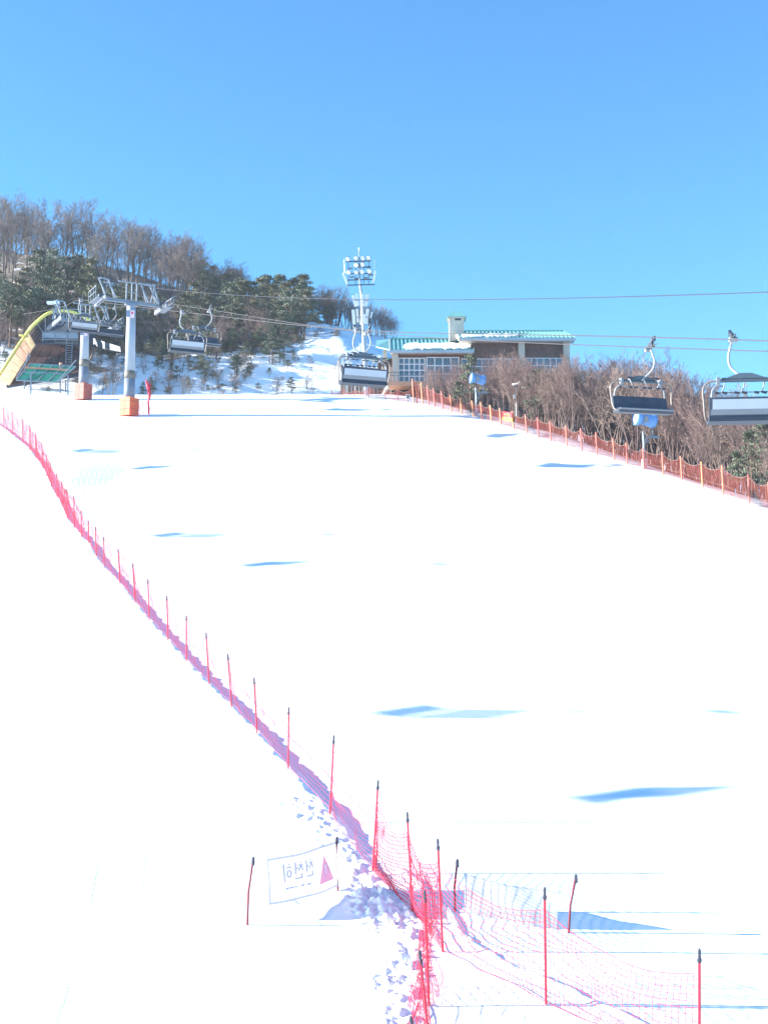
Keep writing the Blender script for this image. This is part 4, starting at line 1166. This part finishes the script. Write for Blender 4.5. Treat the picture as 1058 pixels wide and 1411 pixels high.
snow_patch(*r2_, 0.22, 0.52, 0.06, 0.34, 11)
snow_patch(*r2_, 0.02, 0.20, 0.02, 0.30, 23, 20)
# gable end of the left roof
a = Gz(538, 485, -1.0); rr0 = r1_[3]
MB().prism([a, rr0, rr0 + Vector((-1.55, 0, -.1)), a + Vector((-1.55, 1.2, .65))], (0, 0, -.1)).build('side_roof', 'roof', lodge)
MB().prism([Gz(519, 489, 1.5), Gz(538, 488, 1.5), Gz(538, 486, 4.0), Gz(513, 486.5, 4.0)], (0, 0, -.15)).build('porch_roof', 'roof', lodge)
MB().prism([Gz(503, 489, 1.0), Gz(536, 490.5, 1.0), Gz(536, 487.5, 3), Gz(507, 486, 3)], (0, 0, -.12)).build('porch_roof', 'roof', lodge)
# chimney
ch = block(622, 642.5, 437, 470, 4.0, 5.5, 'cream', 'chimney')
for v_ in ch.data.vertices: v_.co.z += 1.05
z1 = Gz(632, 437, 4.75) + Vector((0, 0, 1.05)); hw, hd = 1.08, 1.05
MB().add([z1 + Vector((x * hw, y * hd, 0.0)) for x, y in ((-1, -1), (1, -1), (1, 1), (-1, 1))] + [z1 + Vector((x * .45, y * .3, .85)) for x, y in ((-1, -1), (1, -1), (1, 1), (-1, 1))],
         [(0, 3, 2, 1), (4, 5, 6, 7), (0, 1, 5, 4), (1, 2, 6, 5), (2, 3, 7, 6), (3, 0, 4, 7)]).build('chimney_cap', 'roof', ch)
c_ = MB(); c_.box(z1 + Vector((0, 0, -.06)), (1.95, 1.9, .10)); c_.build('cap_edge', 'cream', ch)
vn = block(629.5, 638, 437.6, 440.6, 3.96, 4.0, 'navy', 'vent', ch)
for v_ in vn.data.vertices: v_.co.z += 1.0
# windows
def window(u0, u1, v0, v1, nc, nr, t=0.11):
    a, b = Gz(u0, v1, 0.28), Gz(u1, v0, 0.28)
    w, h = b.x - a.x, b.z - a.z
    y = a.y
    fr = MB()
    for i in range(nc + 1): fr.box((a.x + w * i / nc, y - 0.06, a.z + h / 2), (t, 0.10, h + t))
    for j in range(nr + 1): fr.box((a.x + w / 2, y - 0.045, a.z + h * j / nr), (w - t, 0.075, t))
    wo = fr.build('window', 'frame_white', lodge)
    for i in range(nc):
        for j in range(nr):
            pm = MB(); pm.box((a.x + w * (i + .5) / nc, y - 0.025, a.z + h * (j + .5) / nr), (w / nc - t, 0.02, h / nr - t))
            pm.build('pane', 'glass', wo)
window(549.5, 585, 493, 526, 5, 4)
window(588, 632, 492, 526, 4, 3)
window(636, 711, 494, 525, 8, 3, 0.075)
window(723.5, 775, 493, 524, 6, 3, 0.075)
# deck, brace, railing
dk = block(534, 736, 531.5, 537, -2.2, 0.2, 'deck', 'deck')
br = MB()
for u in (535, 600, 668, 732): 
    p, q = Gz(u, 537, -2.0), Gz(u - 12, 552, 0.0)
    br.bar(p, q, 0.24)
br.build('deck_brace', 'cream', lodge)
rl = MB()
p, q = Gz(534, 519, -2.15), Gz(736, 519, -2.15)
rl.bar(p, q, 0.05); rl.bar(p - Vector((0, 0, .35)), q - Vector((0, 0, .35)), 0.03)
for k in range(46):
    x = p.lerp(q, k / 45); rl.bar(x, x - Vector((0, 0, .95)), 0.035)
rl.build('railing', 'dark_steel', lodge)

# ================================================================== SNOW GUNS, LAMP, BOX
def snow_gun(label, base, v_drum, wpx, flip):
    y = base.y; s = y / F
    r = thing('snow_gun', label, 'snow gun', base, 0, 'snow guns by the right fence')
    Hh = at(0, v_drum, y).z - base.z
    w = wpx * s
    MB().tube([(0, 0, -0.3), (0, 0, Hh * 0.55), (-0.05, 0, Hh - w * 0.55)], [0.11, 0.10, 0.08], 8).build('stand', 'steel', r)
    MB().box((0.0, 0.0, 0.45), (0.32, 0.5, 0.9)).build('foot_pad', 'sign_pink', r)
    lift = MB(); lift.bar((-0.05, 0, Hh * .62), (0.75, 0.1, Hh * .70), 0.12); lift.bar((0.1, -.05, Hh * .55), (0.35, 0.1, Hh * .60), 0.12); lift.bar((0.45, 0.0, Hh * .66), (1.1, 0.1, Hh * .66), 0.16); lift.bar((.62, 0, Hh * .66), (.62, 0, Hh - w * .3), .06)
    lift.build('lift_arm', 'steel', r)
    d = MB(); n = 18
    prof = [(-0.50, 0.30), (-0.46, 0.34), (-0.22, 0.30), (-0.18, 0.25), (0.0, 0.27), (0.30, 0.29), (0.36, 0.33), (0.48, 0.33), (0.50, 0.28)]
    ax = Vector((1, 0.35, -0.12)).normalized()
    d.tube([Vector((0.1, 0, Hh)) + ax * (a * w) for a, q in prof], [q * w for a, q in prof], n, caps=False)
    dr = d.build('drum', 'blue', r, smooth=True)
    MB().tube([Vector((0.1, 0, Hh)) + ax * (a * w) for a in (-0.44, -0.40)], [0.29 * w, 0.29 * w], n).build('nozzle_disc', 'back_grey', dr)
    MB().tube([Vector((0.1, 0, Hh)) + ax * (a * w) for a in (0.44, 0.47)], [0.28 * w, 0.28 * w], n).build('inlet_grille', 'white_steel', dr)
    MB().tube([Vector((0.1, 0, Hh)) + ax * (a * w) for a in (-0.17, -0.14)], [0.285 * w, 0.285 * w], n).build('ring', 'white_steel', dr)
    bx = MB(); bx.box((0.12, -0.30 * w, Hh - 0.05 * w), (0.16 * w, 0.10, 0.28 * w)); bx.box((0.12, -0.1, Hh + 0.36 * w), (0.06, 0.06, 0.3 * w)); bx.build('control_box', 'white_steel', r)
    return r
snow_gun('blue snow gun on a post below the lodge, the farther one', gp(657, 575) + Vector((0, .6, 0)), 522.5, 22, 1)
snow_gun('blue snow gun on a post under the dark hanging chair', gp(890, 648) + Vector((0, .6, 0)), 578, 31, 1)
pb = gp(712.5, 586); pb = Vector((pb.x * 1.01, pb.y + 1.6, 0)); pb.z = float(T(pb.x, pb.y))
lamp = thing('pole_lamp', 'slim pole with white horn-shaped lamp head beside the fence sign', 'lamp', pb)
Hh = at(0, 531, pb.y).z - pb.z
MB().tube([(0, 0, -0.3), (0, 0, Hh)], 0.07, 8).build('pole', 'steel', lamp)
MB().tube([(-0.35, 0, Hh + .05), (0.05, 0, Hh + .1), (0.30, 0, Hh + .2), (0.42, 0, Hh + .24)], [0.10, 0.10, 0.16, 0.27], 10).build('lamp_head', 'antenna', lamp, smooth=True)
MB().box((-0.15, -0.1, Hh - 1.0), (0.22, 0.2, 0.34)).build('control_box', 'antenna', lamp)
ub = gp(562, 554.5); ubx = thing('utility_box', 'small white utility box on a post by the first orange posts', 'utility box', ub)
MB().bar((0, 0, -.2), (0, 0, 0.35), 0.08).build('post', 'steel', ubx); MB().box((0, 0, 0.55), (0.42, 0.3, 0.5)).build('box', 'antenna', ubx); MB().box((0, -0.16, 0.55), (0.34, 0.03, 0.4)).build('door', 'back_grey', ubx)

# ================================================================== TREES
def bare_tree_mesh(seed, H, spread, stems, twig_r, n1=9, n2=6, n3=5, n4=2):
    rd = random.Random(seed); tr, tw = MB(), MB()
    def branch(p, d, L, r, lev):
        segs = 4 if lev == 0 else (3 if lev == 1 else (2 if lev == 2 else 1))
        pts = [p]; dirs = []
        for i in range(segs):
            j = 0.10 if lev == 0 else 0.26
            d = (d + Vector((rd.uniform(-j, j), rd.uniform(-j, j), rd.uniform(-j, j) * .6 + (0.10 if lev < 3 else 0.06)))).normalized()
            pts.append(pts[-1] + d * (L / segs)); dirs.append(d)
        rs = [r * (1 - 0.72 * i / segs) for i in range(segs + 1)]
        (tr if lev <= 1 else tw).tube(pts, rs, 6 if lev == 0 else (4 if lev == 1 else 3), caps=False)
        nn = [n1, n2, n3, n4, 0][lev]
        for k in range(nn):
            f = rd.uniform(0.32 if lev == 0 else 0.22, 1.0) * segs; i = min(int(f), segs - 1); q = pts[i].lerp(pts[i + 1], f - i)
            ang = rd.uniform(0, 2 * math.pi); side_ = dirs[i].orthogonal().normalized(); side_ = Quaternion(dirs[i], ang) @ side_
            op = rd.uniform(0.35, 0.8) * spread
            nd = (dirs[i] * math.cos(op) + side_ * math.sin(op)).normalized()
            fr = f / segs
            branch(q, nd, L * rd.uniform(0.38, 0.6) * (1.15 - 0.45 * fr), max(rs[i] * rd.uniform(0.45, 0.62), twig_r), lev + 1)
    for s in range(stems):
        a = rd.uniform(0, 6.28); t = 0.0 if stems == 1 else rd.uniform(0.12, 0.42)
        branch(Vector((0.12 * math.cos(a) * (stems > 1), 0.12 * math.sin(a) * (stems > 1), -0.25)), Vector((t * math.cos(a), t * math.sin(a), 1)).normalized(), H * rd.uniform(.66, .78), H * (0.0145 if stems == 1 else 0.009), 0)
    return tr, tw

def me_of(mb, name, m, smooth=False):
    me = bpy.data.meshes.new(name); me.from_pydata(mb.v, [], mb.f); me.update(); me.materials.append(M[m]); return me

tall = []
for k in range(6):
    a, b = bare_tree_mesh(20 + k, 10.0, 1.0, 1, 0.016, 10, 6, 5, 2); tall.append((me_of(a, 'trunk', 'bark_grey'), me_of(b, 'crown', 'twig_grey')))
bush = []
for k in range(6):
    a, b = bare_tree_mesh(60 + k, 10.0, 0.95, 3, 0.013, 7, 5, 5, 2); bush.append((me_of(a, 'trunk', 'bark_plum'), me_of(b, 'crown', 'twig_plum')))
low = []
for k in range(5):
    a, b = bare_tree_mesh(90 + k, 3.0, 1.25, 5, 0.010, 5, 4, 4, 1); low.append((me_of(a, 'stems', 'shrub'), me_of(b, 'twigs', 'shrub')))

def pine_mesh(seed, H, olive=False, full=0.35):
    rd = random.Random(seed); tr, cr = MB(), MB()
    lean = rd.uniform(-.05, .05)
    tr.tube([(0, 0, -.3), (lean * H * .4, 0, H * .4), (lean * H, 0, H * .95)], [H * .022, H * .016, H * .004], 6)
    ncl = 26
    for k in range(ncl):
        t = rd.uniform(full, 1.0) if k > 3 else 0.97
        rad = H * (0.30 * (1 - ((t - full) / (1 - full)) ** 1.6) + 0.05)
        a = rd.uniform(0, 6.28); rr = rad * rd.uniform(0.25, 1.0)
        c = Vector((lean * H * t + rr * math.cos(a), rr * math.sin(a), H * t * rd.uniform(.93, 1.0) + 0.05 * H * (rr / max(rad, .01)) * rd.uniform(-1, .4)))
        tr.tube([(lean * H * t, 0, H * t - .1 * rr), c], [H * .006, H * .002], 3, caps=False)
        sx, sz = H * rd.uniform(.07, .13), H * rd.uniform(.03, .055)
        for j in range(62):
            d = Vector((rd.gauss(0, 1), rd.gauss(0, 1), rd.gauss(0, 1)));  d.normalize(); q = rd.random() ** .5
            p = c + Vector((d.x * sx * q, d.y * sx * q, d.z * sz * q))
            dd = (Vector((d.x, d.y, 0.5 + 0.6 * rd.random())) + Vector((rd.uniform(-.6, .6), rd.uniform(-.6, .6), rd.uniform(-.3, .5)))).normalized()
            s = dd.cross(Vector((rd.uniform(-1, 1), rd.uniform(-1, 1), rd.uniform(-1, 1)))).normalized()
            L, w = H * rd.uniform(.028, .05), H * rd.uniform(.008, .015)
            cr.add([p - s * w * .6, p + dd * L * .5 + s * w - dd * .0, p + dd * L, p + dd * L * .5 - s * w], [(0, 1, 2, 3)])
    return tr, cr
pines = []
for k in range(6):
    a, b = pine_mesh(40 + k, 8.0, full=0.22 if k % 2 else 0.38); pines.append((me_of(a, 'trunk', 'pine_bark'), me_of(b, 'crown', 'needles_olive' if k == 5 else 'needles')))

def place(name, meshes, p, s, label, cat, group, sz=None, names=('trunk', 'crown')):
    r = bpy.data.objects.new(name, None); COL.objects.link(r); r.location = p; r.rotation_euler = (0, 0, random.uniform(0, 6.28)); r.empty_display_size = .2
    r.scale = (s, s, s if sz is None else sz)
    r['label'] = label; r['category'] = cat; r['group'] = group
    for nm, me in zip(names, meshes):
        c = bpy.data.objects.new(nm, me); COL.objects.link(c); c.parent = r
    return r

def band(u, tab):
    for lab, lim in tab:
        if u < lim: return lab
# ridge wood
G1 = 'bare trees on the wooded hill'
n = 0
for k in range(400):
    u = random.uniform(-45, 345)
    lo = float(np.interp(u, [-45, 100, 200, 300, 345], [0.42, 0.40, 0.45, 0.62, 0.75]))
    t = random.uniform(lo, 1.06)
    p = hill_point(u, t) if t <= 1 else hill_point(u, 1.0) + Vector((0, (t - 1) * 100, -1.0))
    if 60 < u < 200 and t < 0.62 and random.random() < .45: continue
    hgt = random.uniform(8.2, 11.5) * float(np.interp(u, [-45, 250, 345], [1.0, 0.95, 0.62]))
    place('bare_tree', random.choice(tall), p, hgt / 10.0, band(u, (('leafless grey-brown tree on the hill above the lift station', 125), ('leafless grey-brown tree on the hill above the nearer lift tower', 235), ('leafless grey-brown tree where the bare wood ends beside the pines', 999))), 'tree', G1); n += 1
    if n >= 145: break
for u, t, h in ((440, .92, 3.6), (452, .9, 4.6), (466, .95, 5.6), (478, .9, 4.8), (486, 1.0, 4.6), (497, .95, 4.2), (508, 1.0, 4.8), (518, .95, 4.2), (530, 1., 4.0), (541, 1., 3.4), (425, .9, 3.5), (458, 1.0, 6.0), (472, 1.0, 5.4), (449, .98, 5), (462, .85, 4), (513, .9, 4), (490, .88, 4)):
    place('bare_tree', random.choice(bush), hill_point(u, t), h * 1.15 / 10, 'reddish brown leafless tree on the hill shoulder behind the mast', 'tree', 'bare trees on the hill shoulder')
# bare trees and brush between the pines, all under the shrub name
for k in range(190):
    u = random.uniform(90, 425) if k < 125 else random.uniform(-40, 130); t = random.uniform(-0.12, 0.5) if u < 370 else random.uniform(0.25, .8)
    place('shrub', random.choice(bush), hill_point(u, t), random.uniform(2.2, 5.5) / 10, 'tall thin leafless brush growing among the hill pines', 'shrub', 'tall brush among the hill pines', names=('stems', 'twigs'))
for k in range(34):  # bare trees; all but the first few carry the shrub name
    u = random.uniform(395, 548); t = random.uniform(.86, 1.0)
    place('bare_tree' if k < 12 else 'shrub', random.choice(bush), hill_point(u, t), random.uniform(3.2, 5.6) * float(np.interp(u, [395, 460, 548], [.9, 1.15, .85])) / 10, 'reddish brown leafless tree on the hill shoulder behind the mast' if k < 12 else 'reddish brown bare tree on the hill shoulder behind the mast', 'tree' if k < 12 else 'shrub', 'bare trees on the hill shoulder' if k < 12 else 'further bare trees on the hill shoulder', names=('trunk', 'crown') if k < 12 else ('stems', 'twigs'))
# pines
G2 = 'pines on the wooded hill'
pine_pos = []
for k in range(44): pine_pos.append((random.uniform(-40, 135), random.uniform(0.02, 0.50), random.uniform(5.5, 8.5)))
for k in range(30): pine_pos.append((random.uniform(110, 280), random.uniform(-0.05, 0.45), random.uniform(3.5, 6.5)))
for k in range(56):
    u = random.uniform(265, 420); pine_pos.append((u, random.uniform(0.12, 0.98), random.uniform(4.8, 7.2)))
for k in range(34): pine_pos.append((random.uniform(215, 395), random.uniform(-.14, 0.2), random.uniform(2.0, 4.2)))
for k in range(8): pine_pos.append((random.uniform(415, 465), random.uniform(0.75, 1.0), random.uniform(2.5, 4.2)))
for u, t, h in pine_pos:
    place('pine_tree', random.choice(pines), hill_point(u, t), h / 8.0, band(u, (('dark green pine on the hillside behind the lift station', 110), ('dark green pine on the hillside behind the two lift towers', 228), ('dark green pine behind the pair of chairs right of the tower', 310), ('dark green pine near the open snow field on the hill shoulder', 999))), 'tree', G2)
# shrubs on the bank
G3 = 'dry shrubs on the snowy bank'
for k in range(190):
    u = random.uniform(95, 440) if k < 160 else random.uniform(-10, 95)
    y = random.uniform(136, 150); q = (u - 529) / F * 1.02
    if u > 330 and random.random() < (u - 330) / 140: continue
    p = Vector((q * y, y, float(Hq(q, y))))
    if random.random() < 0.42:
        place('pine_tree', random.choice(pines), p, random.uniform(.13, .30), 'small green pine sapling on the snowy bank', 'tree', 'pine saplings on the snowy bank')
    else:
        place('shrub', random.choice(low), p, random.uniform(.35, .95), band(u, (('dry leafless shrub on the snowy bank beside the lift station', 125), ('dry leafless shrub on the snowy bank behind the nearer lift tower', 240), ('dry leafless shrub on the snowy bank right of the hanging chairs', 999))), 'shrub', G3, names=('stems', 'twigs'))
for k in range(75):
    u = random.uniform(118, 415) if k < 60 else random.uniform(300, 430); y = random.uniform(137, 150) if random.random() < .3 else random.uniform(143, 151); q = (u - 529) / F * 1.02
    p = Vector((q * y, y, float(Hq(q, y)) - .15)); sc = random.uniform(.14, .30)
    place('evergreen_bush', random.choice(pines), p, sc, 'low dark evergreen bush on the snowy bank below the wood', 'bush', 'evergreen bushes on the snowy bank', sz=sc * random.uniform(.45, .7), names=('stems', 'foliage'))
for k in range(60):
    u = random.uniform(290, 470); place('shrub', random.choice(low), hill_point(u, random.uniform(-.25, .75)), random.uniform(.25, .6), 'small dry shrub on the open snow left of the floodlight mast', 'shrub', 'small shrubs on the open snow field', names=('stems', 'twigs'))
b = at(153, 536, 127); b.z = float(T(b.x, b.y)) - .1
place('shrub', low[2], b, 1.35, 'tall dark leafless shrub between the two lift towers', 'shrub', 'single shrub', names=('stems', 'twigs'))
# wood beyond the right fence
G4 = 'leafless trees beyond the right fence'
def vtop(u): return float(np.interp(u, [555, 600, 640, 680, 720, 760, 790, 820, 850, 900, 950, 1000, 1058, 1150], [508, 497, 484, 474, 482, 500, 492, 478, 480, 490, 506, 530, 548, 560]))
cand = []
while len(cand) < 250:
    u = 790 - 215 * random.random() ** 1.25 if len(cand) < 80 else random.uniform(745, 1130)
    fy = float(np.interp(u, [r_[0] for r_ in rpx], [p.y for p in rb_]))
    gap = random.uniform(3.4, 8.0) if u < 790 else random.uniform(2.0, 30)
    y = min(fy + gap, 126.0)
    x = ray(u, 560).x / ray(u, 560).y * y
    z = float(T(x, y)) - .2
    vt = vtop(u) + (abs(random.gauss(0, 1)) * 30 + random.uniform(0, 10) if u > 790 else random.uniform(-8, 26) + abs(random.gauss(0, 7)))
    h = at(u, vt, y).z - z
    if h < 1.5: continue
    cand.append(((y - fy) * (0.5 if u > 790 else 1.0), u, (x, y, z), h / 9.6))
cand.sort(key=lambda c: c[0])
far = []
for k, (gap, u, p, sc) in enumerate(cand):
    w = min(sc, 1.1) * random.uniform(.8, 1.05) * (0.78 if u < 790 else 1)
    if k < 136:
        if u < 790: lab, grp = 'plum-brown leafless tree between the orange post fence and the lodge', 'leafless trees in front of the lodge'
        else: lab, grp = 'plum-brown leafless tree beyond the lower orange post fence', G4
        place('bare_tree', random.choice(bush), p, w, lab, 'tree', grp, sz=sc)
    else: far.append((p, w, sc))
def mesh_arrays(me):
    v = np.empty(len(me.vertices) * 3); me.vertices.foreach_get('co', v)
    f = np.empty(len(me.loops), int); me.loops.foreach_get('vertex_index', f)
    return v.reshape(-1, 3), f.reshape(-1, 4)
VF = []
for p, w, sc in far:
    a = random.uniform(0, 6.28); ca, sa = math.cos(a), math.sin(a)
    for me in random.choice(bush):
        v, f = mesh_arrays(me); VF.append((np.stack([(v[:, 0] * ca - v[:, 1] * sa) * w + p[0], (v[:, 0] * sa + v[:, 1] * ca) * w + p[1], v[:, 2] * sc + p[2]], -1), f))
ft = link('background_wood', quads_mesh('background_wood', VF), 'twig_plum')
tag(ft, 'mass of leafless branches deep in the wood beyond the fence', 'wood', kind='stuff')
for u, vt, lab in ((648, 492, 'dark evergreen tree in front of the lodge windows'), (742, 512, 'dark evergreen tree right of the pole lamp'), (735, 540, 'dark evergreen tree right of the pole lamp'), (632, 528, 'dark evergreen tree in front of the lodge windows'), (750, 530, 'dark evergreen tree right of the pole lamp'),
                   (1032, 596, 'evergreen tree under the nearest chair at the right edge'), (1052, 585, 'evergreen tree under the nearest chair at the right edge'), (1075, 590, 'evergreen tree under the nearest chair at the right edge'), (1012, 625, 'evergreen tree under the nearest chair at the right edge')):
    fy = float(np.interp(u, [r_[0] for r_ in rpx], [p.y for p in rb_]))
    y = fy + (3.0 if u > 900 else (4.6 if u > 700 else 2.4)); x = ray(u, 560).x / ray(u, 560).y * y; z = float(T(x, y)) - .2
    h = at(u, vt, y).z - z
    place('evergreen_tree', pines[[0, 4, 2, 3][int(u) % 4]], (x, y, z), h / 8.0 * random.uniform(.75, 1.0), lab, 'tree', 'evergreens: ' + lab, sz=h / 7.6)

# ================================================================== AIR
hz = MB(); hz.box((0, 0, 42.5), (3400, 3400, 125.0))
hm = bpy.data.materials.new('winter air'); hm.use_nodes = True; hn = hm.node_tree; hn.nodes.clear()
ho = hn.nodes.new('ShaderNodeOutputMaterial'); hv = hn.nodes.new('ShaderNodeVolumePrincipled')
hv.inputs['Color'].default_value = (0.80, 0.88, 1.0, 1); hv.inputs['Density'].default_value = 0.00027; hv.inputs['Anisotropy'].default_value = 0.0
hn.links.new(hv.outputs[0], ho.inputs['Volume'])
hzo = hz.build('haze', hm); tag(hzo, kind='stuff')
